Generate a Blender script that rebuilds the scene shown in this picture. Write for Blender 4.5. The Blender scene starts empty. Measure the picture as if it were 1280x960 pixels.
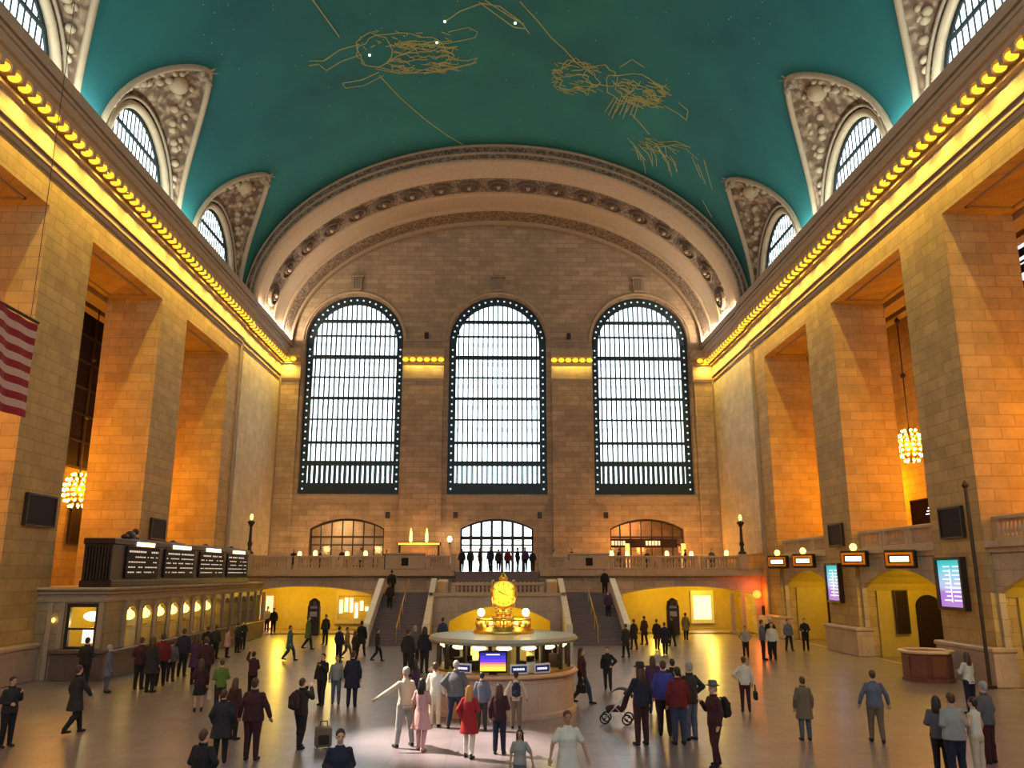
import bpy, bmesh, math, random
from math import sin, cos, pi, radians, sqrt, atan2, atan
from mathutils import Vector, Matrix
from mathutils.geometry import tessellate_polygon

random.seed(11)
SC = bpy.context.scene
COL = SC.collection

# ------------------------------------------------------------------ camera, world, big lights, exposure
F_PX = 1020.0
CAM = Vector((-0.2, 0.0, 4.2))
TILT = atan((717.0 - 480.0) / F_PX)
YAW = atan((640.0 - 618.0) / F_PX * cos(TILT))
cd = bpy.data.cameras.new('camera')
cam = bpy.data.objects.new('camera', cd); COL.objects.link(cam)
cd.sensor_width = 36.0; cd.lens = F_PX / 1280 * 36.0; cd.clip_end = 400
cam.location = CAM
cam.rotation_euler = (pi / 2 + TILT, 0, -YAW)
SC.camera = cam

SC.view_settings.view_transform = 'Standard'
SC.view_settings.look = 'None'
SC.view_settings.exposure = 0.33
SC.view_settings.gamma = 1.0
SC.view_settings.use_curve_mapping = False
cy = SC.cycles
cy.use_denoising = True
cy.max_bounces = 6; cy.diffuse_bounces = 3; cy.glossy_bounces = 3; cy.transmission_bounces = 3
cy.transparent_max_bounces = 12; cy.sample_clamp_indirect = 4.0
cy.caustics_reflective = False; cy.caustics_refractive = False

wd = bpy.data.worlds.new('sky'); SC.world = wd; wd.use_nodes = True
wd.node_tree.nodes['Background'].inputs[0].default_value = (0.80, 0.93, 1.0, 1)
wd.node_tree.nodes['Background'].inputs[1].default_value = 3.3

def lamp(kind, name, loc, power, color, rot=(0, 0, 0), size=1.0, size_y=None, spread=None, radius=None, spot=None, blend=0.6):
    d = bpy.data.lights.new(name, kind); d.energy = power; d.color = color
    if kind == 'AREA':
        d.size = size
        if size_y is not None: d.shape = 'RECTANGLE'; d.size_y = size_y
        if spread is not None: d.spread = spread
    elif radius is not None: d.shadow_soft_size = radius
    if kind == 'SPOT': d.spot_size = spot; d.spot_blend = blend
    o = bpy.data.objects.new(name, d); COL.objects.link(o); o.location = loc; o.rotation_euler = rot
    return o

GOLD_L = (1.0, 0.66, 0.10); ORANGE_L = (1.0, 0.36, 0.0); YEL_L = (1.0, 0.66, 0.06)
# rows of bulbs in the cornice (light down the wall) and cove floods on its ledge (light the vault)
for s in (-1, 1):
    for k in range(29):
        yb = 13.0 + k * 2.0
        lamp('SPOT', 'cornice_bulb_glow', (s * (18.0 if yb < 58 else 18.1), yb, 22.3), 320, GOLD_L, (0, s * radians(-12), 0), radius=0.0, spot=radians(150), blend=1.0)
    lamp('AREA', 'cove_flood', (s * 18.5, 30, 24.25), 1200, (0.82, 1.0, 0.90), (0, s * radians(-150), 0), 0.3, 42)
for s in (-1, 1): lamp('AREA', 'arch_soffit_fill', (s * 18.1, 64.0, 24.13), 900, (1, .80, .52), (0, radians(180), 0), 0.12, 10)  # uplights added to brighten the arch soffit
lamp('SPOT', 'sun_patch_spot', (-18.0, 30.0, 24.4), 230000, (1, .86, .66), Vector((16.6, -7.6, -24.4)).to_track_quat('-Z', 'Y').to_euler(), radius=.15, spot=radians(11), blend=.9)  # added spot standing in for the sun patch on the floor
# portals at the great windows
def portal(loc, rot, sx, sy):
    o = lamp('AREA', 'window_portal', loc, 1, (1, 1, 1), rot, sx, sy); o.data.cycles.is_portal = True
for wx in (-12.7, 0, 12.7):
    portal((wx, 71.2, 19.8), (radians(-90), 0, 0), 8.6, 18.2)

# ------------------------------------------------------------------ pixel to place helpers (1280x960 frame)
_M = cam.rotation_euler.to_matrix()
def ray(u, v): return _M @ Vector(((u - 640) / F_PX, -(v - 480) / F_PX, -1.0))
def floor_at(u, v, z=0.0):
    r = ray(u, v); return CAM + r * ((z - CAM.z) / r.z)
def plane_y(u, v, y):
    r = ray(u, v); return CAM + r * ((y - CAM.y) / r.y)
def plane_x(u, v, x):
    r = ray(u, v); return CAM + r * ((x - CAM.x) / r.x)
VA, VB, VZ = 19.0, 13.0, 24.0
def vault_at(u, v, k=0.997):
    r = ray(u, v); a = VA * k; b = VB * k; c = CAM
    A = (r.x / a) ** 2 + (r.z / b) ** 2; B = 2 * (c.x * r.x / a / a + (c.z - VZ) * r.z / b / b)
    C = (c.x / a) ** 2 + ((c.z - VZ) / b) ** 2 - 1
    return CAM + r * ((-B + sqrt(B * B - 4 * A * C)) / 2 / A)

# ------------------------------------------------------------------ materials
MAT = {}
def mat(name, col, rough=0.6, metal=0.0, emit=None, estr=0.0, spec=0.5):
    if name in MAT: return MAT[name]
    m = bpy.data.materials.new(name); m.use_nodes = True; MAT[name] = m
    b = m.node_tree.nodes['Principled BSDF']
    b.inputs['Base Color'].default_value = (*col, 1); b.inputs['Roughness'].default_value = rough
    b.inputs['Metallic'].default_value = metal; b.inputs['Specular IOR Level'].default_value = spec
    if emit:
        b.inputs['Emission Color'].default_value = (*emit, 1); b.inputs['Emission Strength'].default_value = estr
        if estr > 0: m.cycles.emission_sampling = 'NONE'
    # slight procedural variation of tone
    nt = m.node_tree
    if not emit:
        tc = nt.nodes.new('ShaderNodeTexCoord'); nz = nt.nodes.new('ShaderNodeTexNoise'); nz.inputs['Scale'].default_value = 3.0
        nz.inputs['Detail'].default_value = 4
        nt.links.new(tc.outputs['Object'], nz.inputs['Vector'])
        mp = nt.nodes.new('ShaderNodeMapRange'); mp.inputs['To Min'].default_value = 0.82; mp.inputs['To Max'].default_value = 1.15
        nt.links.new(nz.outputs['Fac'], mp.inputs['Value'])
        mx = nt.nodes.new('ShaderNodeVectorMath'); mx.operation = 'SCALE'; mx.inputs[0].default_value = col
        nt.links.new(mp.outputs['Result'], mx.inputs['Scale']); nt.links.new(mx.outputs['Vector'], b.inputs['Base Color'])
    return m

def stone(name, col, bw=1.5, bh=0.62, mortar=0.02, var=0.22, dark=0.55, rough=0.75, bump=0.15, mscale=1.0, floor=False):
    m = bpy.data.materials.new(name); m.use_nodes = True; MAT[name] = m
    nt = m.node_tree; N = nt.nodes; L = nt.links; b = N['Principled BSDF']
    tc = N.new('ShaderNodeTexCoord'); sx = N.new('ShaderNodeSeparateXYZ'); L.new(tc.outputs['Object'], sx.inputs[0])
    cb = N.new('ShaderNodeCombineXYZ')
    if floor:
        L.new(sx.outputs[0], cb.inputs[0]); L.new(sx.outputs[1], cb.inputs[1])
    else:
        ad = N.new('ShaderNodeMath'); ad.operation = 'ADD'; L.new(sx.outputs[0], ad.inputs[0]); L.new(sx.outputs[1], ad.inputs[1])
        L.new(ad.outputs[0], cb.inputs[0]); L.new(sx.outputs[2], cb.inputs[1])
    br = N.new('ShaderNodeTexBrick'); L.new(cb.outputs[0], br.inputs['Vector'])
    br.inputs['Scale'].default_value = 1.0; br.inputs['Brick Width'].default_value = bw; br.inputs['Row Height'].default_value = bh
    br.inputs['Mortar Size'].default_value = mortar; br.inputs['Mortar Smooth'].default_value = 0.2
    if floor: br.offset = 0.0
    c1 = tuple(min(1, c * (1 + var)) for c in col); c2 = tuple(c * (1 - var) for c in col); cm = tuple(c * dark for c in col)
    br.inputs['Color1'].default_value = (*c1, 1); br.inputs['Color2'].default_value = (*c2, 1); br.inputs['Mortar'].default_value = (*cm, 1)
    nz = N.new('ShaderNodeTexNoise'); nz.inputs['Scale'].default_value = 0.9; nz.inputs['Detail'].default_value = 8; nz.inputs['Roughness'].default_value = 0.7
    L.new(tc.outputs['Object'], nz.inputs['Vector'])
    mp = N.new('ShaderNodeMapRange'); mp.inputs['From Min'].default_value = 0.3; mp.inputs['From Max'].default_value = 0.7
    mp.inputs['To Min'].default_value = 0.78; mp.inputs['To Max'].default_value = 1.18; L.new(nz.outputs['Fac'], mp.inputs['Value'])
    vm = N.new('ShaderNodeVectorMath'); vm.operation = 'SCALE'; L.new(br.outputs['Color'], vm.inputs[0]); L.new(mp.outputs[0], vm.inputs['Scale'])
    L.new(vm.outputs[0], b.inputs['Base Color'])
    b.inputs['Roughness'].default_value = rough
    if bump:
        bp = N.new('ShaderNodeBump'); bp.inputs['Strength'].default_value = bump; bp.inputs['Distance'].default_value = 0.05
        iv = N.new('ShaderNodeMath'); iv.operation = 'SUBTRACT'; iv.inputs[0].default_value = 1.0; L.new(br.outputs['Fac'], iv.inputs[1])
        L.new(iv.outputs[0], bp.inputs['Height']); L.new(bp.outputs[0], b.inputs['Normal'])
    return m

STONE = stone('limestone_blocks', (0.50, 0.335, 0.13), 1.25, 0.5, var=0.11, dark=0.68)
STONE_P = stone('pale_limestone_blocks', (0.54, 0.42, 0.29), var=0.13, dark=0.7)
STONE_E = stone('end_wall_limestone', (0.46, 0.33, 0.22), 1.3, 0.45, var=0.16, dark=0.6)
MARBLE = stone('marble_panels', (0.46, 0.36, 0.26), 1.6, 0.9, 0.012, 0.1, 0.6, rough=0.35)
PLINTH = stone('plinth_marble', (0.50, 0.36, 0.28), 2.0, 1.0, 0.01, 0.08, 0.7, rough=0.35)
PLAIN = mat('carved_limestone', (0.50, 0.37, 0.25), 0.7)
PLAIN_D = mat('darker_limestone', (0.36, 0.27, 0.19), 0.75)  # carved limestone in a darker tone
FLOOR = stone('polished_floor_marble', (0.20, 0.165, 0.20), 1.3, 1.3, 0.012, 0.08, 0.75, rough=0.42, bump=0, floor=True)
fb = FLOOR.node_tree.nodes['Principled BSDF']; fb.inputs['Specular IOR Level'].default_value = 0.4; fb.inputs['Coat Weight'].default_value = 1.0; fb.inputs['Coat Roughness'].default_value = 0.27; fb.inputs['Coat IOR'].default_value = 1.6
BRONZE = mat('dark_bronze', (0.05, 0.035, 0.03), 0.45, 0.6)
IRON = mat('blue_black_iron', (0.025, 0.045, 0.055), 0.5, 0.3)
BRASS = mat('polished_brass', (0.75, 0.48, 0.12), 0.28, 1.0)
DARK = mat('dark_panel', (0.02, 0.010, 0.013), 0.6, spec=.15)
WOOD = mat('red_brown_wood', (0.17, 0.055, 0.035), 0.4)
WHITE = mat('white_marble', (0.75, 0.70, 0.62), 0.4)
STEPM = mat('stair_stone', (0.15, 0.11, 0.11), 0.5)
COUNTER = mat('counter_dark_marble', (0.13, 0.085, 0.075), 0.35)

def ornate(name, c1, c2, sc, bump=0.8):
    m = bpy.data.materials.new(name); m.use_nodes = True; MAT[name] = m
    nt = m.node_tree; N = nt.nodes; L = nt.links; b = N['Principled BSDF']; b.inputs['Roughness'].default_value = 0.8
    tc = N.new('ShaderNodeTexCoord'); vo = N.new('ShaderNodeTexVoronoi'); vo.feature = 'SMOOTH_F1'; vo.inputs['Scale'].default_value = sc
    nz = N.new('ShaderNodeTexNoise'); nz.inputs['Scale'].default_value = sc * 0.5; nz.inputs['Detail'].default_value = 6
    L.new(tc.outputs['Object'], nz.inputs['Vector'])
    ad = N.new('ShaderNodeVectorMath'); ad.operation = 'ADD'; L.new(tc.outputs['Object'], ad.inputs[0]); L.new(nz.outputs['Color'], ad.inputs[1])
    L.new(ad.outputs[0], vo.inputs['Vector'])
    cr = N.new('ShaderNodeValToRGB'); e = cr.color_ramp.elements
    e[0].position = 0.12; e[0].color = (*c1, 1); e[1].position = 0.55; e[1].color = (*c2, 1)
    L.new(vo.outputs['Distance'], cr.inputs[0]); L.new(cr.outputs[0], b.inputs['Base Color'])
    bp = N.new('ShaderNodeBump'); bp.inputs['Strength'].default_value = bump; bp.inputs['Distance'].default_value = 0.12; bp.invert = True
    L.new(vo.outputs['Distance'], bp.inputs['Height']); L.new(bp.outputs[0], b.inputs['Normal'])
    return m
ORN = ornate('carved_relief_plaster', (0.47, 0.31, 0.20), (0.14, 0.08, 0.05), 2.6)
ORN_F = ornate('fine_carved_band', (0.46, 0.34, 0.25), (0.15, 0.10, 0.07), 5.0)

def teal():
    m = bpy.data.materials.new('teal_painted_vault'); m.use_nodes = True
    nt = m.node_tree; N = nt.nodes; L = nt.links; b = N['Principled BSDF']; b.inputs['Roughness'].default_value = 0.85
    tc = N.new('ShaderNodeTexCoord'); nz = N.new('ShaderNodeTexNoise'); nz.inputs['Scale'].default_value = 0.25; nz.inputs['Detail'].default_value = 7
    L.new(tc.outputs['Object'], nz.inputs['Vector'])
    cr = N.new('ShaderNodeValToRGB'); e = cr.color_ramp.elements
    e[0].position = 0.3; e[0].color = (0.011, 0.135, 0.160, 1); e[1].position = 0.75; e[1].color = (0.017, 0.205, 0.205, 1)
    L.new(nz.outputs['Fac'], cr.inputs[0]); L.new(cr.outputs[0], b.inputs['Base Color'])
    return m
TEAL = teal()

def glass_mat():
    m = bpy.data.materials.new('window_glass'); m.use_nodes = True
    nt = m.node_tree; N = nt.nodes; L = nt.links; N.remove(N['Principled BSDF'])
    t = N.new('ShaderNodeBsdfTransparent'); t.inputs[0].default_value = (0.93, 0.96, 0.95, 1)
    g = N.new('ShaderNodeBsdfGlossy'); g.inputs['Roughness'].default_value = 0.15
    mx = N.new('ShaderNodeMixShader'); mx.inputs[0].default_value = 0.06
    L.new(t.outputs[0], mx.inputs[1]); L.new(g.outputs[0], mx.inputs[2]); L.new(mx.outputs[0], N['Material Output'].inputs[0])
    return m
GLASS = glass_mat()
def glow(name, col, st):
    return mat(name, tuple(min(1, c) for c in col), 0.5, 0, col, st)
BULB = glow('lit_cornice_bulb', (1.0, 0.58, 0.035), 1.2)
BULB_O = glow('lit_crystal_bulb', (1.0, 0.72, 0.25), 5.0)
LAMPW = glow('warm_white_tube', (1.0, 0.86, 0.50), 2.2)
LAMPY = glow('yellow_lamp', (1.0, 0.68, 0.12), 3.5)
LAMPR = glow('orange_red_lamp', (1.0, 0.16, 0.02), 3.0)
CLOCKF = glow('opal_clock_glass', (1.0, 0.62, 0.03), 1.05)

# ------------------------------------------------------------------ mesh helpers
class MB:
    def __init__(s): s.v = []; s.f = []
    def add(s, vs, fs):
        n = len(s.v); s.v += [tuple(p) for p in vs]; s.f += [tuple(i + n for i in f) for f in fs]; return s
    def box(s, x0, x1, y0, y1, z0, z1, M=None):
        vs = [(x0, y0, z0), (x1, y0, z0), (x1, y1, z0), (x0, y1, z0), (x0, y0, z1), (x1, y0, z1), (x1, y1, z1), (x0, y1, z1)]
        if M: vs = [M @ Vector(p) for p in vs]
        return s.add(vs, [(0, 3, 2, 1), (4, 5, 6, 7), (0, 1, 5, 4), (1, 2, 6, 5), (2, 3, 7, 6), (3, 0, 4, 7)])
    def chbox(s, x0, x1, y0, y1, z0, z1, c=0.02, M=None):
        vs = []
        for (z, k) in ((z0, c), (z0 + c, 0), (z1 - c, 0), (z1, c)):
            vs += [(x0 + k, y0 + k, z), (x1 - k, y0 + k, z), (x1 - k, y1 - k, z), (x0 + k, y1 - k, z)]
        if M: vs = [M @ Vector(p) for p in vs]
        fs = [(3, 2, 1, 0), (12, 13, 14, 15)]
        for r in range(3):
            for i in range(4): j = (i + 1) % 4; fs.append((r * 4 + i, r * 4 + j, r * 4 + 4 + j, r * 4 + 4 + i))
        return s.add(vs, fs)
    def lathe(s, prof, c=(0, 0, 0), n=20, M=None, a0=0.0):
        vs = []; fs = []
        for (r, z) in prof:
            for i in range(n):
                a = a0 + 2 * pi * i / n; vs.append((c[0] + r * cos(a), c[1] + r * sin(a), c[2] + z))
        for k in range(len(prof) - 1):
            for i in range(n): j = (i + 1) % n; fs.append((k * n + i, k * n + j, (k + 1) * n + j, (k + 1) * n + i))
        fs.append(tuple(range(n - 1, -1, -1))); fs.append(tuple((len(prof) - 1) * n + i for i in range(n)))
        if M: vs = [M @ Vector(p) for p in vs]
        return s.add(vs, fs)
    def tube(s, pts, rad, n=8, closed=False):
        pts = [Vector(p) for p in pts]; m = len(pts)
        rs = rad if isinstance(rad, (list, tuple)) else [rad] * m
        vs = []; fs = []
        u = None
        for i, p in enumerate(pts):
            t = (pts[(i + 1) % m] - pts[i - 1]) if closed else (pts[min(i + 1, m - 1)] - pts[max(i - 1, 0)])
            if t.length < 1e-9: t = Vector((0, 0, 1))
            t.normalize()
            if u is None: u = t.orthogonal().normalized()
            else:
                u = u - t * u.dot(t)
                u = u.normalized() if u.length > 1e-6 else t.orthogonal().normalized()
            w = t.cross(u)
            for k in range(n):
                a = 2 * pi * k / n; vs.append(p + (u * cos(a) + w * sin(a)) * rs[i])
        for i in range(m if closed else m - 1):
            j = (i + 1) % m
            for k in range(n): l = (k + 1) % n; fs.append((i * n + k, i * n + l, j * n + l, j * n + k))
        if not closed: fs.append(tuple(range(n - 1, -1, -1))); fs.append(tuple((m - 1) * n + k for k in range(n)))
        return s.add(vs, fs)
    def cap(s, p0, p1, r0, r1, n=10):
        p0 = Vector(p0); p1 = Vector(p1); d = (p1 - p0); L = d.length or 1e-6; d = d / L
        pts = []; rs = []
        for a in (-80, -50, -20): pts.append(p0 + d * (r0 * sin(radians(a)))); rs.append(r0 * cos(radians(a)))
        pts.append(p0 + d * 0.001); rs.append(r0); pts.append(p1 - d * 0.001); rs.append(r1)
        for a in (20, 50, 80): pts.append(p1 + d * (r1 * sin(radians(a)))); rs.append(r1 * cos(radians(a)))
        return s.tube(pts, rs, n)
    def ell(s, c, r, n=14, m=9, M=None):
        c = Vector(c); vs = []; fs = []
        for j in range(1, m):
            ph = pi * j / m
            for i in range(n):
                a = 2 * pi * i / n; q = Vector((r[0] * sin(ph) * cos(a), r[1] * sin(ph) * sin(a), r[2] * cos(ph)))
                vs.append(c + (M @ q if M else q))
        t = Vector((0, 0, r[2])); vs.append(c + (M @ t if M else t)); vs.append(c - (M @ t if M else t)); T = len(vs) - 2
        for j in range(m - 2):
            for i in range(n): k = (i + 1) % n; fs.append((j * n + i, (j + 1) * n + i, (j + 1) * n + k, j * n + k))
        for i in range(n):
            k = (i + 1) % n; fs.append((T, i, k)); fs.append((T + 1, (m - 2) * n + k, (m - 2) * n + i))
        return s.add(vs, fs)
    def sweep(s, secs, n=16):          # vertical body sections: (cx, cy, z, rx, ry)
        vs = []; fs = []
        for (cx, cy_, z, rx, ry) in secs:
            for i in range(n): a = 2 * pi * i / n; vs.append((cx + rx * cos(a), cy_ + ry * sin(a), z))
        for k in range(len(secs) - 1):
            for i in range(n): j = (i + 1) % n; fs.append((k * n + i, k * n + j, (k + 1) * n + j, (k + 1) * n + i))
        fs.append(tuple(range(n - 1, -1, -1))); fs.append(tuple((len(secs) - 1) * n + i for i in range(n)))
        return s.add(vs, fs)
    def slab(s, outer, holes, to3, t0, t1):
        """flat plate with holes: 2-D loops, to3(u, v, t) -> point, between depths t0 and t1"""
        loops = [outer] + holes
        flat = [p for l in loops for p in l]; n = len(flat)
        tris = tessellate_polygon([[Vector((p[0], p[1], 0)) for p in l] for l in loops])
        vs = [to3(p[0], p[1], t0) for p in flat] + [to3(p[0], p[1], t1) for p in flat]
        fs = [tuple(t) for t in tris] + [tuple(i + n for i in reversed(t)) for t in tris]
        k = 0
        for l in loops:
            m = len(l)
            for i in range(m): j = (i + 1) % m; fs.append((k + i, k + j, n + k + j, n + k + i))
            k += m
        return s.add(vs, fs)
    def build(s, name, m, parent=None, smooth=False, origin=None):
        me = bpy.data.meshes.new(name)
        vs = s.v
        if origin is not None: ox, oy, oz = origin; vs = [(a - ox, b - oy, c - oz) for a, b, c in vs]
        me.from_pydata(vs, [], s.f); me.validate(); me.update()
        bm = bmesh.new(); bm.from_mesh(me); bmesh.ops.recalc_face_normals(bm, faces=bm.faces); bm.to_mesh(me); bm.free()
        if smooth: me.polygons.foreach_set('use_smooth', [True] * len(me.polygons))
        me.materials.append(m)
        o = bpy.data.objects.new(name, me); COL.objects.link(o)
        if origin is not None: o.location = origin
        if parent: o.parent = parent
        return o

def tag(o, label=None, cat=None, group=None, kind=None):
    if label: o['label'] = label
    if cat: o['category'] = cat
    if group: o['group'] = group
    if kind: o['kind'] = kind
    return o
def thing(name, label, cat, loc=(0, 0, 0), rz=0, group=None, kind=None):
    o = bpy.data.objects.new(name, None); COL.objects.link(o); o.location = loc; o.rotation_euler = (0, 0, rz)
    return tag(o, label, cat, group, kind)
def child(name, me_or_o, parent, loc=(0, 0, 0), rot=(0, 0, 0), scale=None):
    o = bpy.data.objects.new(name, me_or_o.data if hasattr(me_or_o, 'data') else me_or_o); COL.objects.link(o)
    o.parent = parent; o.location = loc; o.rotation_euler = rot
    if scale: o.scale = scale
    return o
def arch_pts(x0, x1, z0, zs, rise, n=24):
    """opening with a (segmental / round) arched head"""
    c = (x0 + x1) / 2; h = (x1 - x0) / 2
    if abs(rise - h) < 1e-6: up = [(c + h * cos(a), zs + h * sin(a)) for a in [pi * i / n for i in range(n + 1)]]
    else:
        R = (h * h + rise * rise) / (2 * rise); a1 = math.asin(min(1, h / R)); cz = zs + rise - R
        up = [(c + R * sin(a), cz + R * cos(a)) for a in [a1 - 2 * a1 * i / n for i in range(n + 1)]]
    return [(x0, z0), (x1, z0)] + up
def rect(x0, x1, z0, z1): return [(x0, z0), (x1, z0), (x1, z1), (x0, z1)]
def toY(u, v, t): return (u, t, v)
def toX(u, v, t): return (t, u, v)

# ------------------------------------------------------------------ floor
tag(MB().box(-30, 30, -10, 78, -0.4, 0).build('floor', FLOOR), 'polished brownish pink marble concourse floor reflecting the windows', 'floor', kind='structure')

# ------------------------------------------------------------------ side walls
BAYS = [(48.0, 56.0), (36.0, 44.2), (24.0, 32.2), (12.0, 20.2), (0.0, 8.2)]
PIERX = 22.1; OPTOP = 19.3; BACKX = 25.5
for s, side in ((-1, 'left'), (1, 'right')):
    w = MB(); mn = lambda a, b: (min(s * a, s * b), max(s * a, s * b))
    piers = [(56.0, 58.3)] + [(44.2, 48.0), (32.2, 36.0), (20.2, 24.0), (8.2, 12.0), (-8, 0.0)]
    for (a, b) in piers: w.box(*mn(19, PIERX), a, b, 0, OPTOP)
    w.box(*mn(19, PIERX), -8, 58.3, OPTOP, 24.2)
    w.box(*mn(19.15, PIERX), 58.3, 70, 0, 24.2)              # end bay
    w.box(*mn(18.62, 19.4), 58.35, 70, 23.9, 27.5)
    W = tag(w.build('wall_' + side, STONE), 'tall block stone ' + side + ' side wall of piers and openings', 'wall', kind='structure')
    q_ = MB(); q_.box(*mn(18.92, 19.2), 59.0, 69.2, 5.6, 20.4); q_.build('pale_panel', stone('pale_panel_tone_' + side, (.66, .56, .40), 1.3, .6, var=.06, dark=.85), W)  # end bay panel set paler than the wall around it
    # corridor behind the piers
    c = MB(); c.box(*mn(BACKX, BACKX + 0.6), -8, 62, 0, 22)
    c.box(*mn(PIERX, BACKX + 0.6), 57, 62, 0, 22); c.box(*mn(PIERX, BACKX + .6), -8, 57, 20.4, 21.2)
    c.build('corridor_wall', STONE, W)
    m_ = MB()
    for (a, b) in BAYS:                                       # sunk frame on each opening's soffit
        x0, x1 = mn(19.6, 21.7)
        for q in ((x0, x1, a + .7, a + .82), (x0, x1, b - .82, b - .7), (x0, x0 + .12, a + .7, b - .7), (x1 - .12, x1, a + .7, b - .7)):
            m_.box(q[0], q[1], q[2], q[3], OPTOP - 0.07, OPTOP + 0.02)
        m_.box(*mn(PIERX - .02, PIERX + .9), a - 1.9, b + 1.9, 19.0, 19.5); m_.box(*mn(23.9, 24.5), a - 1.9, b + 1.9, 19.3, 20.4)
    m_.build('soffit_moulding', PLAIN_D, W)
    g = MB(); g.box(*mn(18.9, 19.16), 58.28, 58.62, 0, 20.8); g.box(*mn(18.86, 19.16), 69.3, 70, 0, 20.8)
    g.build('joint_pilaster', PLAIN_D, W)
    pl = MB()
    for (a, b) in piers[:3]:
        pl.chbox(*mn(18.72, 19.6), a - .16, b + .16, 0, 1.25, .03); pl.chbox(*mn(18.66, 19.65), a - .22, b + .22, 1.25, 1.45, .05)
    pl.box(*mn(18.8, 19.2), 58.3, 61, 0, 1.3)
    pl.build('plinth', PLINTH, W)
    # entablature: architrave lines, frieze, corona
    for nm, mt, boxes in (('architrave', PLAIN, [(18.93, 20.55, 20.75), (18.80, 20.75, 20.92), (18.88, 20.92, 21.05), (18.70, 21.05, 21.2), (18.82, 21.2, 21.32)]),
                          ('frieze', STONE_P, [(18.86, 21.32, 22.05)]),
                          ('corona', PLAIN, [(18.62, 22.05, 22.16), (18.15, 22.62, 22.86), (17.98, 22.86, 23.25), (17.88, 23.25, 23.42), (18.05, 23.42, 23.6), (17.9, 23.6, 24.1)])):
        b = MB()
        for (x, z0, z1) in boxes:
            b.box(*mn(x, 19.3), -8, 58.35, z0, z1)
            b.box(*mn(x + .12, 19.3), 58.35, 70, z0, z1)
        b.build(nm, mt, W)
    br = MB(); br.chbox(-0.24, 0.24, -0.12, 0.12, -0.36, 0, 0.03); br.chbox(-.2, .24, -.18, .18, -.08, 0, .02)
    brp = br.build('bracket', PLAIN, W)
    bl = MB(); bl.ell((0, 0, 0), (0.25, 0.21, 0.18), 10, 7); blp = bl.build('bulb', BULB, W, smooth=True)
    y = 14.0; k = 0
    while y < 69.6 and k < 80:
        if k == 0: a = brp; b_ = blp
        else: a = child('bracket', brp, W); b_ = child('bulb', blp, W)
        xx = 18.38 if y < 58.3 else 18.5
        a.location = (s * xx, y, 22.62); a.rotation_euler = (0, 0, 0 if s < 0 else pi)
        b_.location = (s * (xx - .05), y + .35, 22.36); y += 0.7; k += 1
    # lunette windows and their groined vaults
wall_l = bpy.data.objects['wall_left']; wall_r = bpy.data.objects['wall_right']

LUN = [52.0, 40.0, 28.0, 16.0, 4.0]
LA, LD, LP = 4.85, 3.0, 1.3
def zv(x): return VZ + VB * sqrt(max(0, 1 - (x / VA) ** 2))
def groin(y):
    for c in LUN:
        t = abs(y - c) / LA
        if t < 1: return LD * (1 - t ** LP)
    return 0.0
# ceiling vault: columns of varying extent so the lunettes are real openings
v = MB(); ys = []
yy = -8.0
while yy < 58.4: ys.append(yy); yy += 0.4
for c in LUN: ys += [c, c - LA, c + LA, c - .15, c + .15, c - LA + .15, c + LA - .15]
ys = sorted(set(round(q, 3) for q in ys if q <= 58.4)) + [58.45]
NU = 60; cols = []
for y in ys:
    x1 = VA - groin(y); a1 = math.acos(x1 / VA); n0 = len(v.v)
    for i in range(NU + 1):
        a = pi - a1 - (pi - 2 * a1) * i / NU
        v.v.append((VA * cos(a), y, VZ + VB * sin(a)))
    cols.append(n0)
for k in range(len(cols) - 1):
    for i in range(NU): v.f.append((cols[k] + i, cols[k] + i + 1, cols[k + 1] + i + 1, cols[k + 1] + i))
ceil = tag(v.build('ceiling', TEAL, smooth=True), 'deep teal painted barrel vault with thin gold star figures', 'ceiling', kind='structure')
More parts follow.
